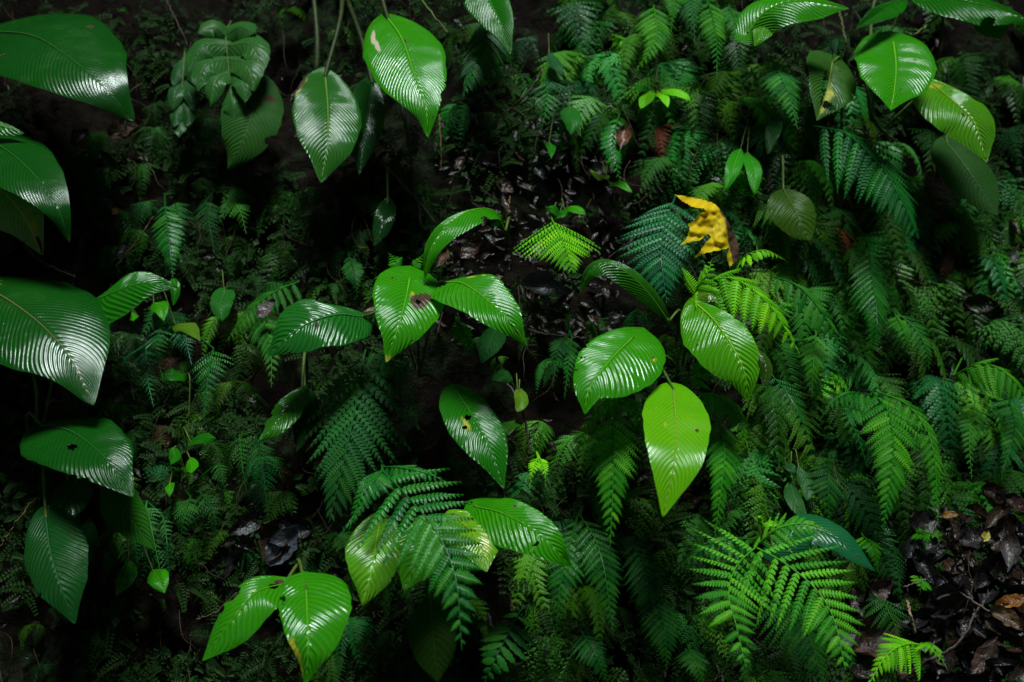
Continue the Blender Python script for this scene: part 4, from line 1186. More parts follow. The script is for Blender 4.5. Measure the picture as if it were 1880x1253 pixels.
lobed_plant('narrow dark lobed leaf hanging left of the big lobed leaf', (340, 90), [(338, 110, 0.08), (334, 170, 0.10), (330, 240, 0.10)], [
    ((338, 112, 0.08), (326, 130, 0.10), (318, 160, 0.10), 9), ((338, 112, 0.08), (352, 130, 0.10), (360, 160, 0.10), 9),
    ((335, 150, 0.09), (322, 172, 0.11), (316, 204, 0.11), 10), ((336, 150, 0.09), (350, 172, 0.11), (356, 206, 0.11), 10),
    ((333, 190, 0.10), (324, 210, 0.11), (322, 236, 0.11), 9), ((333, 190, 0.10), (344, 208, 0.11), (346, 236, 0.11), 9),
    ((331, 214, 0.10), (330, 234, 0.11), (330, 254, 0.11), 9)], (0.018, 0.075, 0.020))

# ------------------------------------------------------------------ where a small thing grows, told by its neighbours
MARKS = [('big leaf in the top left corner', 130, 120), ('lobed leaf at upper left', 415, 130), ('dull grey green leaf', 455, 230), ('oval leaf on the tall stems', 597, 235),
         ('bright leaf with the pink streak', 745, 140), ('leaf tip at top centre', 905, 50), ('dark teal hanging fern at top', 880, 130), ('thin slanting twig', 945, 190),
         ('bright star of narrow leaves', 1205, 175), ('fern cluster at the top edge', 1250, 60), ('reddish brown dead leaf', 1140, 256), ('pair of long pointed leaves', 1365, 315),
         ('mid green long tipped fern', 1440, 170), ('torn half yellow leaf', 1520, 165), ('upper heart leaf', 1640, 130), ('drooping leaf at upper right', 1770, 220), ('big bluish fern', 1585, 310),
         ('dim blotched leaf', 1785, 330), ('small olive leaf', 1462, 395), ('ragged yellow leaf', 1300, 420), ('teal fern beside the yellow leaf', 1215, 460), ('vivid light green fern', 1025, 445),
         ('narrow arching leaf', 850, 410), ('small dark oval leaf', 702, 412), ('left edge pair of leaves', 60, 360), ('slim shiny fern', 310, 450), ('big ribbed leaf at left', 90, 610),
         ('leaf pointing right', 230, 540), ('curled grey dead leaf', 491, 570), ('left leaf of the trio', 580, 595), ('middle leaf of the trio', 735, 590), ('right leaf of the trio', 890, 560),
         ('thin arching leaf', 1130, 510), ('centre heart leaf', 1130, 670), ('folded leaf', 1340, 640), ('bright arching fern', 1370, 550), ('dark narrow hanging fern', 1603, 550),
         ('lime hanging leaf', 1238, 830), ('crisp tapering fern', 1122, 870), ('large dark fern', 645, 790), ('ragged dipping leaf', 515, 765), ('hanging oval leaf', 885, 810),
         ('glossy fern at bottom centre', 790, 980), ('leaf with a hole', 180, 840), ('matt drooping leaf', 240, 950), ('dark bluish leaf', 100, 1050), ('heart leaf of the bottom pair', 570, 1150),
         ('nibbled leaf of the bottom pair', 450, 1130), ('spread leaf at bottom centre', 965, 975), ('dim brownish leaf', 796, 1180), ('tiny vivid fern', 986, 868), ('cascading green fern', 1640, 830),
         ('right edge hanging fern', 1820, 720), ('large bright fern', 1420, 1080), ('bluish leaf tip', 1550, 1000), ('bright little fern at the bottom', 1650, 1210), ('pale pinkish stick', 1672, 1130),
         ('orange dead leaf', 1862, 1108), ('long pinkish brown leaf', 1808, 1205), ('shining pale grey leaf', 1845, 1020), ('tiny yellow scrap', 1810, 985), ('strap leaves in shade', 1470, 900),
         ('yellow green hanging fern', 1492, 670), ('dark glossy two frond fern', 1070, 1060), ('dim shaded fern', 1200, 1120), ('broad leaflet fern', 915, 1195), ('black glossy wet leaf', 1000, 530)]
USED = set()


def place_label(head, u, v, fallback):
    """head + where it grows; falls back to a shared label when its neighbours cannot tell it apart"""
    for far in (False, True):
        for nm, a, b in sorted(MARKS, key=lambda q: math.hypot(q[1] - u, q[2] - v))[:9]:
            du, dv = u - a, v - b
            dist = math.hypot(du, dv)
            if dist > 300:
                continue
            ang = (math.degrees(math.atan2(-dv, du)) + 360) % 360
            side = ('right of', 'above and right of', 'above', 'above and left of', 'left of', 'below and left of', 'below', 'below and right of')[int((ang + 22.5) // 45) % 8]
            rng = 'close beside' if dist < 45 else ('just ' if dist < 110 else ('' if dist < 200 else 'well ')) + side
            lab = '%s %s the %s' % (head, rng, nm)
            if lab not in USED and len(lab.split()) <= 16:
                USED.add(lab)
                return lab
    return fallback


# ------------------------------------------------------------------ filler ferns: shared fronds, copied plant by plant
def proto_frond(length, width, pairs, kind, curve, seed, mat):
    rnd = random.Random(seed)
    pts = []
    for i in range(21):
        t = i / 20
        pts.append(Vector((length * 0.03 * math.sin(t * 4 + seed), -length * (0.80 * t - 0.50 * curve * t * t), length * (0.16 * t - 0.98 * curve * t * t))))
    verts, faces = tube_geo(pts, 0.0013, 0.0003, 4)
    for k in range(pairs):
        s = 0.10 + 0.89 * k / pairs
        i = min(19, int(s * 20))
        p = pts[i].lerp(pts[i + 1], s * 20 - i)
        T = (pts[i + 1] - pts[i]).normalized()
        W = Vector((1, 0, 0))
        N = W.cross(T) * -1
        if N.z < 0 and N.y > 0:
            N = -N
        for sg in (1, -1):
            a = R(68 - 20 * s + rnd.uniform(-6, 6))
            x = (T * math.cos(a) + W * sg * math.sin(a) + Vector((0, 0, -1)) * rnd.uniform(0.1, 0.4)).normalized()
            z = (N - x * N.dot(x)).normalized()
            y = z.cross(x)
            ln = width * lenprof(s, 'tri' if seed % 2 else 'even') * rnd.uniform(0.85, 1.1)
            wd = min(0.5 * length * 0.89 / pairs * 1.05, ln * 0.3)
            V, F = pinna_geo(kind, 0.62, rnd.randrange(3), sg < 0)
            k0 = len(verts)
            verts += [p + x * (v[0] * ln) + y * (v[1] * wd) + z * (v[2] * wd) for v in V]
            faces += [tuple(q + k0 for q in f) for f in F]
    return make_mesh('frond', verts, faces, mat, smooth=False)


PROTO = [proto_frond(1, 0.30, 17, 'comb', 0.9, 1, M_FERN), proto_frond(1, 0.26, 19, 'comb', 1.1, 2, M_WETFERN), proto_frond(1, 0.34, 14, 'lacy', 0.8, 3, M_FERN),
         proto_frond(1, 0.22, 16, 'leaflet', 1.0, 4, M_WETFERN), proto_frond(1, 0.36, 15, 'narrow', 0.9, 5, M_FERN), proto_frond(1, 0.28, 15, 'lacy', 1.15, 6, M_WETFERN)]


def filler_ferns(zone, count, size, cols, label, group, kinds, nf=(3, 5), seed=0, mind=0.0):
    rnd = random.Random(seed)
    u0, v0, u1, v1 = zone
    spots = []
    tries = 0
    while len(spots) < count and tries < 4000:
        tries += 1
        u, v = rnd.uniform(u0, u1), rnd.uniform(v0, v1)
        if all(math.hypot(u - a, v - b) > mind for a, b in spots):
            spots.append((u, v))
    for u, v in spots:
        b0 = P(u, v, -0.01)
        col = rnd.choice(cols)
        tone = 'withered brown' if col[0] > col[1] else 'bluish' if col[2] > 0.38 * col[1] else ('dark' if col[1] < 0.09 else 'green')
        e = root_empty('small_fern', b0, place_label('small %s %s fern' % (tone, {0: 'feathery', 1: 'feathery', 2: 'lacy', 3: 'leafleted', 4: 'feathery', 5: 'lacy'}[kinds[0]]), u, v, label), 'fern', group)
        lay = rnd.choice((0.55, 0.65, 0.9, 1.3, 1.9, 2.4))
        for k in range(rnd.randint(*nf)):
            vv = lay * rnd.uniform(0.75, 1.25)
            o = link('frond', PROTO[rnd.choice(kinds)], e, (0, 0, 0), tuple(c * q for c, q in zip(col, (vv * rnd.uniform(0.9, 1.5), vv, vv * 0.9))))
            ln = rnd.uniform(*size) * mpp(b0)
            az = rnd.uniform(-1.25, 1.25)
            o.rotation_euler = (rnd.uniform(-0.35, 0.25), rnd.uniform(-0.45, 0.45), az)
            o.scale = (ln, ln, ln)


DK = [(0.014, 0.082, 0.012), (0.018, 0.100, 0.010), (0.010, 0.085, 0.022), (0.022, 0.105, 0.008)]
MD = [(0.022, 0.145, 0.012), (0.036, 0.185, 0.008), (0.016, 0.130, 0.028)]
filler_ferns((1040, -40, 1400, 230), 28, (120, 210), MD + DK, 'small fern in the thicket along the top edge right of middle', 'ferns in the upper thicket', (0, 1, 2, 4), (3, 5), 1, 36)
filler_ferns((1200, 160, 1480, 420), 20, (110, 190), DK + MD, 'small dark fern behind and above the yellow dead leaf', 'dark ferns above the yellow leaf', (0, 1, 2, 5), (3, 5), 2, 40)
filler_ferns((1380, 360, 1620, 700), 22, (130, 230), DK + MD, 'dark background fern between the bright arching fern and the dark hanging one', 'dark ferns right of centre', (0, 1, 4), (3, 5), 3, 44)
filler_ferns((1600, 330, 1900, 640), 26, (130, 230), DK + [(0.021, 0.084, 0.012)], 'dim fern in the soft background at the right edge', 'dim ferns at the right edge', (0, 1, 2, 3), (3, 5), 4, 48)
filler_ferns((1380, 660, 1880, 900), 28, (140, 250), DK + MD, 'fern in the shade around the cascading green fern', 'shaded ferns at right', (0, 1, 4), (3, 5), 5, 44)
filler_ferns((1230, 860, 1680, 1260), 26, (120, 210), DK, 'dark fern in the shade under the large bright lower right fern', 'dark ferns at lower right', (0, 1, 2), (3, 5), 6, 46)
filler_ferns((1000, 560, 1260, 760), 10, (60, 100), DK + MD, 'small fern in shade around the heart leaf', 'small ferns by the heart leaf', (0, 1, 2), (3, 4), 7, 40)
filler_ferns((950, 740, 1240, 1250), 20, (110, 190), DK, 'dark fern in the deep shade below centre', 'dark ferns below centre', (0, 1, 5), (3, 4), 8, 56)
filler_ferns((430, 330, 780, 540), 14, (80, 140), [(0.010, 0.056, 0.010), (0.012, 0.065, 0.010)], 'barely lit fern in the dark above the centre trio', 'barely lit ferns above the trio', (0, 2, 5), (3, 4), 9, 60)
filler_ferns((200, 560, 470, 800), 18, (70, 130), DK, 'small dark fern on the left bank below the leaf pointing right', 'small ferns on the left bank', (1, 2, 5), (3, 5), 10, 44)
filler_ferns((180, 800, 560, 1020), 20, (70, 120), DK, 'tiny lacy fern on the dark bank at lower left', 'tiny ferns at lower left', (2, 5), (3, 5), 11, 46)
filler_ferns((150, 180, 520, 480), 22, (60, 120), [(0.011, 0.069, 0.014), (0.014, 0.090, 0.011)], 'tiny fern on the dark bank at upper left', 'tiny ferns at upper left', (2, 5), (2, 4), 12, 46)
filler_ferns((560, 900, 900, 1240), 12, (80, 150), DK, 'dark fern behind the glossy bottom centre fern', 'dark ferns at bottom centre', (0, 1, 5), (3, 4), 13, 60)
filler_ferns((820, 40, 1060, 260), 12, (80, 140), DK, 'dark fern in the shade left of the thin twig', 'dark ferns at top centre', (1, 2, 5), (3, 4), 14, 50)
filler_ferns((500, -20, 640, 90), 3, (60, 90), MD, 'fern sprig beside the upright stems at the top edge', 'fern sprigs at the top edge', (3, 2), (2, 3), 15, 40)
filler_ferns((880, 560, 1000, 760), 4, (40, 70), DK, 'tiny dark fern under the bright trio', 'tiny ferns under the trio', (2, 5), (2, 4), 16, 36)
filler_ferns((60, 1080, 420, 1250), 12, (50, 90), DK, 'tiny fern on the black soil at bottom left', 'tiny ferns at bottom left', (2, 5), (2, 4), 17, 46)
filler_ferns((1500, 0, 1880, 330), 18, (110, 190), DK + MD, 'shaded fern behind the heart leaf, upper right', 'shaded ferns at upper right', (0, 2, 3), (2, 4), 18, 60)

DEADF = [(0.075, 0.036, 0.016), (0.055, 0.028, 0.016)]
filler_ferns((1100, 120, 1860, 900), 7, (110, 180), DEADF, 'withered brown fern among the green ones at right', 'withered ferns', (0, 4), (1, 2), 41, 120)
filler_ferns((220, 560, 620, 1000), 4, (70, 120), DEADF, 'withered brown fern on the left bank', 'withered ferns on the left bank', (0, 2), (1, 2), 42, 120)

# ------------------------------------------------------------------ ground cover: moss and leaflets nobody could count
def ground_cover():
    rnd = random.Random(5)
    V, F = [], []

    def leaflet(p, dr, nn, ln, wd):
        y = nn.cross(dr)
        if y.length < 1e-5:
            return
        y.normalize()
        k = len(V)
        V.extend([p, p + dr * ln * 0.45 + y * wd + nn * ln * 0.12, p + dr * ln - nn * ln * 0.15, p + dr * ln * 0.45 - y * wd + nn * ln * 0.12])
        F.extend([(k, k + 1, k + 2), (k, k + 2, k + 3)])

    for _ in range(13000):
        u, v = rnd.uniform(-60, 1940), rnd.uniform(-60, 1310)
        dens = noise.noise(Vector((u * 0.007, v * 0.007, 2.2))) + 0.5 * noise.noise(Vector((u * 0.02, v * 0.02, 5.2)))
        bias = 0.05
        if 820 < u < 1120 and 230 < v < 620:
            bias = -0.2
        if u > 1690 and v > 900:
            bias = -0.35
        if u > 1150:
            bias += 0.15
        if dens + bias < rnd.uniform(0.0, 0.22):
            continue
        p = P(u, v, rnd.uniform(-0.02, 0.03))
        nn = bank_normal(p.x, p.z)
        typ = rnd.random()
        if typ < 0.55:                       # creeping spray with two rows of leaflets
            dr = (Vector((rnd.uniform(-1, 1), 0, rnd.uniform(-1.1, 0.5))) + nn * rnd.uniform(0.1, 0.7)).normalized()
            ln = rnd.uniform(0.02, 0.055)
            side = nn.cross(dr).normalized()
            n = rnd.randint(5, 9)
            for i in range(n):
                t = i / n
                q = p + dr * ln * t - Vector((0, 0, 1)) * ln * 0.25 * t * t
                for sg in (1, -1):
                    leaflet(q, (dr * 0.5 + side * sg + nn * rnd.uniform(-0.1, 0.3)).normalized(), nn, ln * 0.30 * (1 - 0.6 * t), ln * 0.075)
        elif typ < 0.9:                      # moss tuft
            for i in range(rnd.randint(6, 12)):
                dr = (Vector((rnd.uniform(-1, 1), rnd.uniform(-1, 0.2), rnd.uniform(-0.8, 1)))).normalized()
                leaflet(p + dr * rnd.uniform(0, 0.012), dr, nn, rnd.uniform(0.005, 0.013), rnd.uniform(0.0012, 0.003))
        else:                                # small round leaves
            for i in range(rnd.randint(3, 6)):
                dr = (Vector((rnd.uniform(-1, 1), rnd.uniform(-0.6, 0), rnd.uniform(-1, 0.6)))).normalized()
                leaflet(p + dr * rnd.uniform(0.005, 0.02), dr, nn, rnd.uniform(0.014, 0.03), rnd.uniform(0.005, 0.010))
    o = link('ground_cover', make_mesh('ground_cover', V, F, M_COVER, smooth=False), None, None, (0.015, 0.048, 0.009))
    tag(o, 'moss, creeping sprays and tiny leaves covering the dark soil', 'ground cover', kind='stuff')


ground_cover()

# ------------------------------------------------------------------ dead leaves, litter, twigs
def dead_leaf_geo(ln, wd, curl, seed, jag=0.0):
    rnd = random.Random(seed)
    V, F = [], []
    NT, NS = 12, 4
    a, b, c = rnd.uniform(0, 6), rnd.uniform(0, 6), rnd.uniform(-0.5, 0.5)
    for i in range(NT + 1):
        t = i / NT
        hw = wd * (math.sin(math.pi * min(0.995, t * 0.97 + 0.02)) ** 0.8) * (1 - 0.25 * t)
        for k in range(-NS, NS + 1):
            s = k / NS
            e = 1 + (jag * (rnd.random() - 0.5) if abs(k) == NS else 0)
            z = curl * wd * (s * s * 0.9 + 0.25 * math.sin(t * 6 + a) * s) + 0.12 * ln * math.sin(t * 3 + b) + wd * 0.10 * math.sin(t * 17 + s * 5) - (0.02 * ln if k == 0 else 0)
            V.append(((t - 0.5) * ln, hw * s * e + c * ln * 0.2 * t * t, z))
    n = 2 * NS + 1
    for i in range(NT):
        for k in range(n - 1):
            q = i * n + k
            F.append((q, q + n, q + n + 1, q + 1))
    return V, F


DEADS = [make_mesh('dead_leaf', *dead_leaf_geo(1, 0.20 + 0.03 * k, 0.5 + 0.35 * (k % 3), k, 0.25), M_DEAD) for k in range(6)]
BROWNS = [(0.018, 0.011, 0.009), (0.034, 0.016, 0.011), (0.010, 0.008, 0.010), (0.044, 0.025, 0.015), (0.022, 0.017, 0.020)]


def dead_leaf(u, v, d, ln, rot, tilt, col, label, group=None, var=None, width=1.0):
    p = P(u, v, d)
    o = link('dead_leaf', DEADS[var if var is not None else random.randrange(6)], None, p, col)
    nn = bank_normal(p.x, p.z)
    q = nn.to_track_quat('Z', 'Y').to_matrix().to_4x4()
    o.matrix_world = Matrix.Translation(p) @ q @ Matrix.Rotation(rot, 4, 'Z') @ Matrix.Rotation(tilt[0], 4, 'X') @ Matrix.Rotation(tilt[1], 4, 'Y')
    s = ln * mpp(p)
    o.scale = (s, s * width, s * 0.8)
    tag(o, label, 'dead leaf', group)
    return o


dead_leaf(1140, 256, 0.15, 52, 1.5, (0.2, 0.1), (0.150, 0.055, 0.030), 'reddish brown dead leaf caught on the glossy oval leaflet fern', None, 2, 1.2)
dead_leaf(491, 570, 0.19, 44, 0.9, (0.1, 0.2), (0.13, 0.105, 0.10), 'curled greyish dead leaf lying on the feathery fern', None, 1, 1.7)
dead_leaf(520, 1000, 0.05, 90, 1.0, (0.1, 0.0), (0.060, 0.068, 0.085), 'wet bluish grey dead leaf on the soil right of lower left ferns', None, 3, 1.1)
dead_leaf(690, 555, 0.21, 56, 0.8, (0.7, 0.0), (0.11, 0.05, 0.032), 'rust brown dead leaf edge behind the middle leaf of the trio', None, 0, 1.0)
dead_leaf(806, 476, 0.08, 60, 1.1, (0.5, 0.3), (0.10, 0.050, 0.026), 'rolled tan dead leaf under the narrow arching leaf', None, 4, 0.6)
dead_leaf(1862, 1108, 0.06, 64, 0.2, (0.2, 0.0), (0.40, 0.17, 0.03), 'orange dead leaf on the litter at the right edge', None, 1, 1.0)
dead_leaf(1850, 1140, 0.06, 66, -0.4, (0.1, 0.2), (0.14, 0.080, 0.036), 'tan curled leaf just below the orange one at the right edge', None, 4, 0.9)
dead_leaf(1808, 1205, 0.05, 86, 1.2, (0.2, 0.1), (0.085, 0.045, 0.034), 'long pinkish brown leaf low in the litter at lower right', None, 0, 1.0)
dead_leaf(1845, 1020, 0.05, 76, 1.4, (0.1, 0.0), (0.060, 0.050, 0.052), 'pale greyish leaf shining in the litter at the right edge', None, 2, 1.1)
dead_leaf(1612, 1080, 0.06, 50, 0.5, (0.4, 0.0), (0.085, 0.040, 0.036), 'pink brown dead leaf beside the bluish leaf tip', None, 5, 1.3)
dead_leaf(1810, 985, 0.07, 30, 1.0, (0.3, 0.0), (0.40, 0.36, 0.02), 'tiny yellow leaf scrap on the litter at right', None, 3, 1.0)
dead_leaf(1745, 945, 0.05, 40, 0.1, (0.1, 0.0), (0.30, 0.16, 0.02), 'small amber leaf at the top of the litter patch', None, 3, 0.8)
dead_leaf(1600, 1172, 0.05, 100, 0.4, (0.2, 0.1), (0.085, 0.040, 0.032), 'dark red brown frond like dead leaf left of the litter', None, 5, 1.3)
dead_leaf(1655, 1230, 0.05, 60, -0.3, (0.0, 0.2), (0.10, 0.045, 0.03), 'russet leaf scrap beneath the bright little fern', None, 2, 1.2)
dead_leaf(232, 240, 0.02, 70, 0.2, (0.1, 0), (0.075, 0.036, 0.032), 'dull reddish dead leaf on the soil at upper left', None, 1, 1.4)
dead_leaf(212, 388, 0.02, 20, 0.2, (0.1, 0), (0.28, 0.10, 0.015), 'tiny orange leaf scrap on the upper left bank', None, 3, 1.4)
dead_leaf(1000, 530, 0.03, 90, -0.2, (0.1, 0.1), (0.030, 0.030, 0.040), 'black glossy wet leaf below the vivid light green fern', None, 2, 1.0)
dead_leaf(1685, 515, 0.05, 40, -0.2, (0.1, 0.1), (0.09, 0.045, 0.025), 'small brown leaf in the dim right background', None, 2, 1.0)


def litter(zone, count, size, label, group, seed, mind=14, d=(0.0, 0.06)):
    rnd = random.Random(seed)
    u0, v0, u1, v1 = zone
    spots, tries = [], 0
    while len(spots) < count and tries < 3000:
        tries += 1
        u, v = rnd.uniform(u0, u1), rnd.uniform(v0, v1)
        if all(math.hypot(u - a, v - b) > mind for a, b in spots):
            spots.append((u, v))
            ci = rnd.randrange(5)
            sz = rnd.uniform(*size)
            lab = place_label('%s %s dead leaf' % ('large' if sz > 80 else 'small', ('dark brown', 'red brown', 'blackish', 'tan brown', 'grey brown')[ci]), u, v, label)
            dead_leaf(u, v, rnd.uniform(*d), sz, rnd.uniform(0, 6.3), (rnd.uniform(-0.5, 0.5), rnd.uniform(-0.5, 0.5)), BROWNS[ci], lab, group, rnd.randrange(6), rnd.uniform(0.7, 1.3))


litter((1690, 900, 1900, 1270), 75, (36, 84), 'wet brown leaf in the litter patch at lower right', 'litter at lower right', 21)
litter((830, 250, 1140, 620), 50, (22, 50), 'wet dark leaf in the bare litter streak through the middle', 'litter in the middle streak', 22, 22)
litter((400, 950, 640, 1060), 12, (40, 90), 'dark wet leaf on the soil above the bright bottom pair', 'litter above the bottom pair', 23, 22, (0.0, 0.03))
litter((1540, 1040, 1700, 1250), 12, (40, 80), 'brown leaf in the shade between the large fern and the litter patch', 'litter beside the large fern', 24, 26)
litter((20, 230, 240, 500), 10, (30, 60), 'dull brown leaf on the bare soil between the left edge leaves', 'litter at upper left', 25, 30, (-0.01, 0.02))
litter((60, 700, 240, 780), 5, (30, 60), 'dull brown leaf on the bare soil by the left stem', 'litter at left', 26, 30, (-0.01, 0.02))
litter((1640, 380, 1880, 560), 8, (30, 60), 'brown leaf scrap in the blurred right background', 'litter in the right background', 27, 40, (0.0, 0.05))


def litter_mass():
    rnd = random.Random(9)
    V, F = [], []
    base = [dead_leaf_geo(1, 0.22, 0.6, 40 + k, 0.3) for k in range(3)]
    for _ in range(1300):
        r = rnd.random()
        if r < 0.4:
            u, v = rnd.uniform(1660, 1940), rnd.uniform(880, 1300)
        elif r < 0.7:
            u, v = rnd.uniform(800, 1150), rnd.uniform(220, 640)
        else:
            u, v = rnd.uniform(0, 1880), rnd.uniform(0, 1253)
        p = P(u, v, rnd.uniform(-0.02, 0.02))
        nn = bank_normal(p.x, p.z)
        s = rnd.uniform(9, 34) * mpp(p)
        M = Matrix.Translation(p) @ nn.to_track_quat('Z', 'Y').to_matrix().to_4x4() @ Matrix.Rotation(rnd.uniform(0, 6.3), 4, 'Z') @ Matrix.Rotation(rnd.uniform(-0.6, 0.6), 4, 'X') @ Matrix.Scale(s, 4)
        bv, bf = rnd.choice(base)
        k = len(V)
        V += [M @ Vector(q) for q in bv]
        F += [tuple(i + k for i in f) for f in bf]
    o = link('leaf_litter', make_mesh('leaf_litter', V, F, M_DEAD), None, None, (0.022, 0.014, 0.011))
    tag(o, 'small decaying leaf scraps pressed into the wet soil', 'leaf litter', kind='stuff')


litter_mass()


def rootlets():
    rnd = random.Random(31)
    V, F = [], []
    for _ in range(420):
        u, v = rnd.uniform(-20, 1900), rnd.uniform(-40, 1280)
        ang = rnd.uniform(-0.9, 0.9) + math.pi / 2
        pts = []
        d0 = rnd.uniform(0.0, 0.03)
        for k in range(5):
            pts.append(P(u, v, d0 + 0.02 * math.sin(k * 0.8)))
            u += math.cos(ang) * rnd.uniform(10, 30)
            v += math.sin(ang) * rnd.uniform(10, 30)
            ang += rnd.uniform(-0.5, 0.5)
        pp, _ = spline(pts, 10)
        vv, ff = tube_geo(pp, rnd.uniform(0.0004, 0.0013), 0.0003, 4)
        k = len(V)
        V += vv
        F += [tuple(i + k for i in q) for q in ff]
    o = link('rootlets', make_mesh('rootlets', V, F, M_STEM), None, None, (0.060, 0.036, 0.024))
    tag(o, 'fine brown roots and stalks threading over the wet soil', 'roots', kind='stuff')


rootlets()

# the yellow crumpled leaf: one ragged blade, torn between its points
def inside(poly, x, y):
    c = False
    for (x0, y0), (x1, y1) in zip(poly, poly[1:] + poly[:1]):
        if (y0 > y) != (y1 > y) and x < (x1 - x0) * (y - y0) / (y1 - y0) + x0:
            c = not c
    return c


def nearest(poly, x, y):
    best = None
    for (x0, y0), (x1, y1) in zip(poly, poly[1:] + poly[:1]):
        l2 = (x1 - x0) ** 2 + (y1 - y0) ** 2
        t = max(0, min(1, ((x - x0) * (x1 - x0) + (y - y0) * (y1 - y0)) / l2))
        q = (x0 + t * (x1 - x0), y0 + t * (y1 - y0))
        dd = math.hypot(q[0] - x, q[1] - y)
        if best is None or dd < best[0]:
            best = (dd, q)
    return best


def yellow_leaf():
    poly = [(1238, 357), (1257, 360), (1289, 366), (1311, 373), (1329, 392), (1341, 415), (1356, 448), (1356, 476), (1340, 492), (1334, 473), (1338, 456), (1317, 461), (1296, 465), (1272, 476),
            (1284, 462), (1294, 448), (1306, 436), (1299, 430), (1285, 442), (1268, 445), (1247, 452), (1261, 436), (1266, 419), (1262, 412), (1276, 405), (1283, 391), (1298, 389), (1290, 383), (1272, 381), (1252, 370)]
    b0 = P(1350, 482, 0.12)
    e = root_empty('dead_leaf', b0, 'ragged yellow dead leaf with jagged points and a brown edge, right of centre', 'dead leaf')
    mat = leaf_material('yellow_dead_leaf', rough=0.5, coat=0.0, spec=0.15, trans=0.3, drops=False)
    st = 3.0
    xs = [1230 + st * i for i in range(46)]
    ys = [350 + st * i for i in range(51)]
    keep = {}
    V, F, S, Q = [], [], [], []

    def vid(i, j):
        if (i, j) in keep:
            return keep[(i, j)]
        u, v = xs[i], ys[j]
        if not inside(poly, u, v):
            u, v = nearest(poly, u, v)[1]
        d = 0.15 + 0.0006 * (1356 - u) + 0.022 * noise.noise(Vector((u * 0.035, v * 0.035, 1))) + 0.010 * noise.noise(Vector((u * 0.10, v * 0.10, 3)))
        d -= 0.016 * sstep(388, 372, v) + 0.0006 * max(0, u - 1325)
        V.append(P(u, v, d) - b0)
        S.append(0.25 + 0.85 * sstep(1318, 1348, u - 0.25 * (v - 420)) if u > 1290 else 0.30)
        Q.append(0.05 * (u + v))
        keep[(i, j)] = len(V) - 1
        return keep[(i, j)]
    for i in range(45):
        for j in range(50):
            if inside(poly, xs[i] + st / 2, ys[j] + st / 2):
                F.append((vid(i, j), vid(i, j + 1), vid(i + 1, j + 1), vid(i + 1, j)))
    me = make_mesh('blade', V, F, mat)
    attr(me, 'side', [0.8] * len(V))
    attr(me, 'vein', Q)
    attr(me, 'spot', [q * 0.75 for q in S])
    attr(me, 'yellow', [0.0] * len(V))
    attr(me, 'pale', [0.0] * len(V))
    link('blade', me, e, (0, 0, 0), (0.50, 0.37, 0.008))
    pp, _ = spline([P(1362, 520, 0.03), P(1360, 498, 0.09), P(1349, 478, 0.13), P(1325, 425, 0.172)], 12)
    v, f = tube_geo(pp, 0.002, 0.0008, 6, b0)
    link('leaf_stalk', make_mesh('leaf_stalk', v, f, M_STEM), e, (0, 0, 0), (0.30, 0.18, 0.03))


yellow_leaf()


def twig(pts, r0, r1, col, label, cat='twig', name='twig', wob=0.004):
    q = [P(*p) for p in pts]
    pp, _ = spline(q, 28)
    rnd = random.Random(int(pts[0][0] + pts[0][1]))
    pp = [p + Vector((rnd.uniform(-wob, wob), rnd.uniform(-wob, wob), rnd.uniform(-wob, wob))) * 0.5 for p in pp]
    b = pp[0].copy()
    v, f = tube_geo(pp, r0, r1, 6, b)
    o = link(name, make_mesh(name, v, f, M_STEM), None, b, col)
    tag(o, label, cat)


twig([(880, 252, 0.02), (930, 205, 0.08), (970, 170, 0.12), (997, 128, 0.14)], 0.0016, 0.0024, (0.07, 0.05, 0.035), 'thin bare twig slanting up to the right at top centre')
twig([(212, 492, 0.05), (245, 450, 0.09), (282, 398, 0.10)], 0.0014, 0.0010, (0.16, 0.10, 0.07), 'pale thin twig slanting above the leaf pointing right')
twig([(700, 296, 0.03), (730, 330, 0.05), (765, 365, 0.06), (800, 412, 0.03)], 0.004, 0.0025, (0.085, 0.055, 0.040), 'brown twig lying in the dark below the tall stemmed plant')
twig([(735, 180, 0.04), (748, 250, 0.06), (758, 320, 0.03), (775, 420, 0.02)], 0.0045, 0.003, (0.05, 0.04, 0.035), 'dark upright stem below the bright leaf with a pink streak', 'stem', 'bare_stem')
twig([(807, 210, 0.05), (809, 260, 0.08), (809, 314, 0.05)], 0.001, 0.0012, (0.22, 0.10, 0.05), 'thin reddish stem hanging below the bright top leaf', 'stem', 'bare_stem')
twig([(0, 1004, 0.04), (30, 960, 0.08), (66, 912, 0.08)], 0.002, 0.0014, (0.13, 0.09, 0.04), 'thin tan twig at the left edge, lower half')
twig([(45, 452, 0.04), (80, 482, 0.05), (140, 510, 0.03)], 0.003, 0.002, (0.10, 0.06, 0.045), 'brown twig under the pale torn leaf at left')
twig([(925, 420, 0.06), (932, 390, 0.10), (936, 360, 0.10)], 0.002, 0.0014, (0.16, 0.09, 0.045), 'tan upright stick beside the narrow arching leaf')
twig([(1665, 1102, 0.10), (1672, 1130, 0.12), (1680, 1165, 0.08)], 0.0022, 0.0026, (0.26, 0.17, 0.12), 'pale pinkish stick standing by the litter patch')
twig([(1700, 1064, 0.08), (1680, 1070, 0.1), (1660, 1078, 0.1)], 0.0012, 0.001, (0.26, 0.20, 0.14), 'thin pale straw crossing above the pale stick')
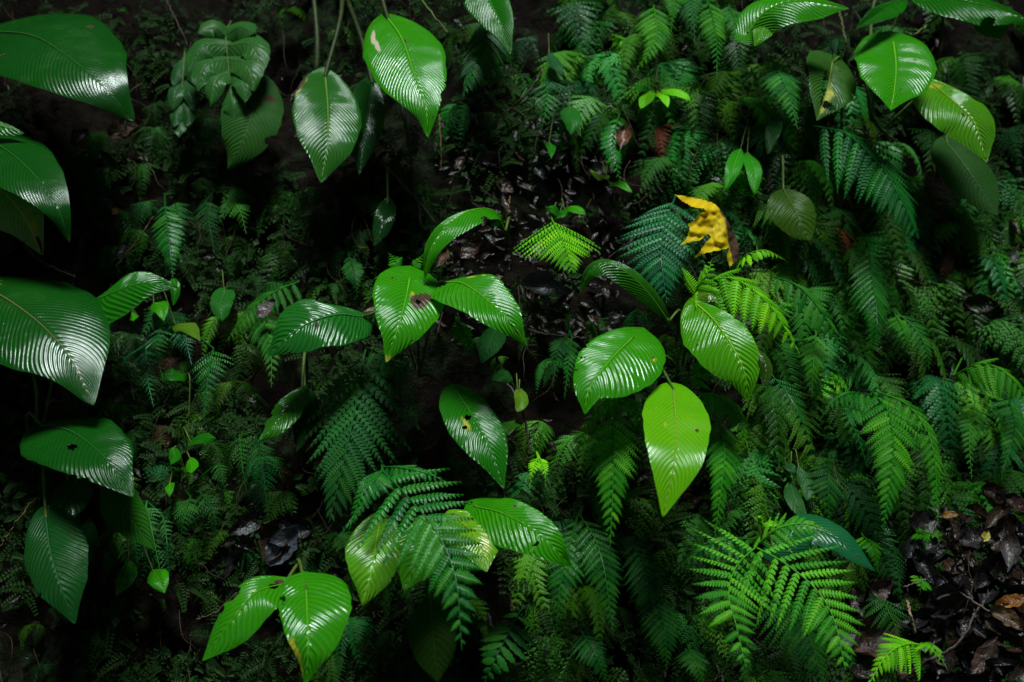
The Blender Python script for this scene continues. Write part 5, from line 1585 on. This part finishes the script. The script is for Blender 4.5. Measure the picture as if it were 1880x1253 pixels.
twig([(1530, 850, 0.08), (1540, 890, 0.11), (1550, 935, 0.08)], 0.0013, 0.0013, (0.13, 0.08, 0.05), 'thin brown stalk in the shade left of the cascading fern', 'stem', 'bare_stem')
twig([(970, 606, 0.03), (1000, 614, 0.05), (1075, 622, 0.03)], 0.003, 0.0025, (0.035, 0.03, 0.028), 'dark root crossing left of the heart leaf', 'root', 'root')
twig([(905, 640, 0.02), (925, 690, 0.04), (960, 760, 0.05), (975, 840, 0.02)], 0.0028, 0.0022, (0.04, 0.032, 0.028), 'dark root running down in the shade below centre', 'root', 'root')
twig([(1745, 10, 0.16), (1715, 36, 0.18), (1680, 64, 0.22)], 0.003, 0.002, (0.12, 0.17, 0.03), 'pale green stalk slanting above the heart leaf at upper right', 'stem', 'bare_stem')
twig([(1540, 20, 0.10), (1552, 70, 0.12), (1556, 120, 0.08)], 0.003, 0.003, (0.07, 0.09, 0.03), 'olive upright stalk left of the heart leaf', 'stem', 'bare_stem')
twig([(1640, 260, 0.04), (1600, 210, 0.10), (1592, 120, 0.14), (1606, 0, 0.15)], 0.0045, 0.004, (0.06, 0.085, 0.025), 'thick olive stalk behind the heart leaf at upper right', 'stem', 'bare_stem')
twig([(300, -10, 0.06), (325, 40, 0.08), (345, 85, 0.06)], 0.0016, 0.0012, (0.08, 0.06, 0.05), 'thin dark twig slanting left of the lobed leaf')
twig([(1720, 1100, 0.07), (1760, 1090, 0.09), (1810, 1120, 0.08), (1850, 1132, 0.06)], 0.003, 0.002, (0.09, 0.07, 0.065), 'wet grey twig lying across the litter patch')
twig([(1650, 1250, 0.07), (1700, 1215, 0.09), (1760, 1180, 0.08), (1800, 1110, 0.06)], 0.004, 0.002, (0.06, 0.042, 0.035), 'dark branch running up through the litter at lower right')
twig([(360, 1140, 0.05), (400, 1120, 0.08), (436, 1088, 0.08)], 0.0012, 0.001, (0.14, 0.08, 0.07), 'thin reddish twig left of the nibbled bottom leaf')
twig([(820, 60, 0.2), (790, 20, 0.2), (760, -20, 0.16)], 0.002, 0.0026, (0.09, 0.13, 0.03), 'thin green stalk curving above the bright top leaf', 'stem', 'bare_stem')
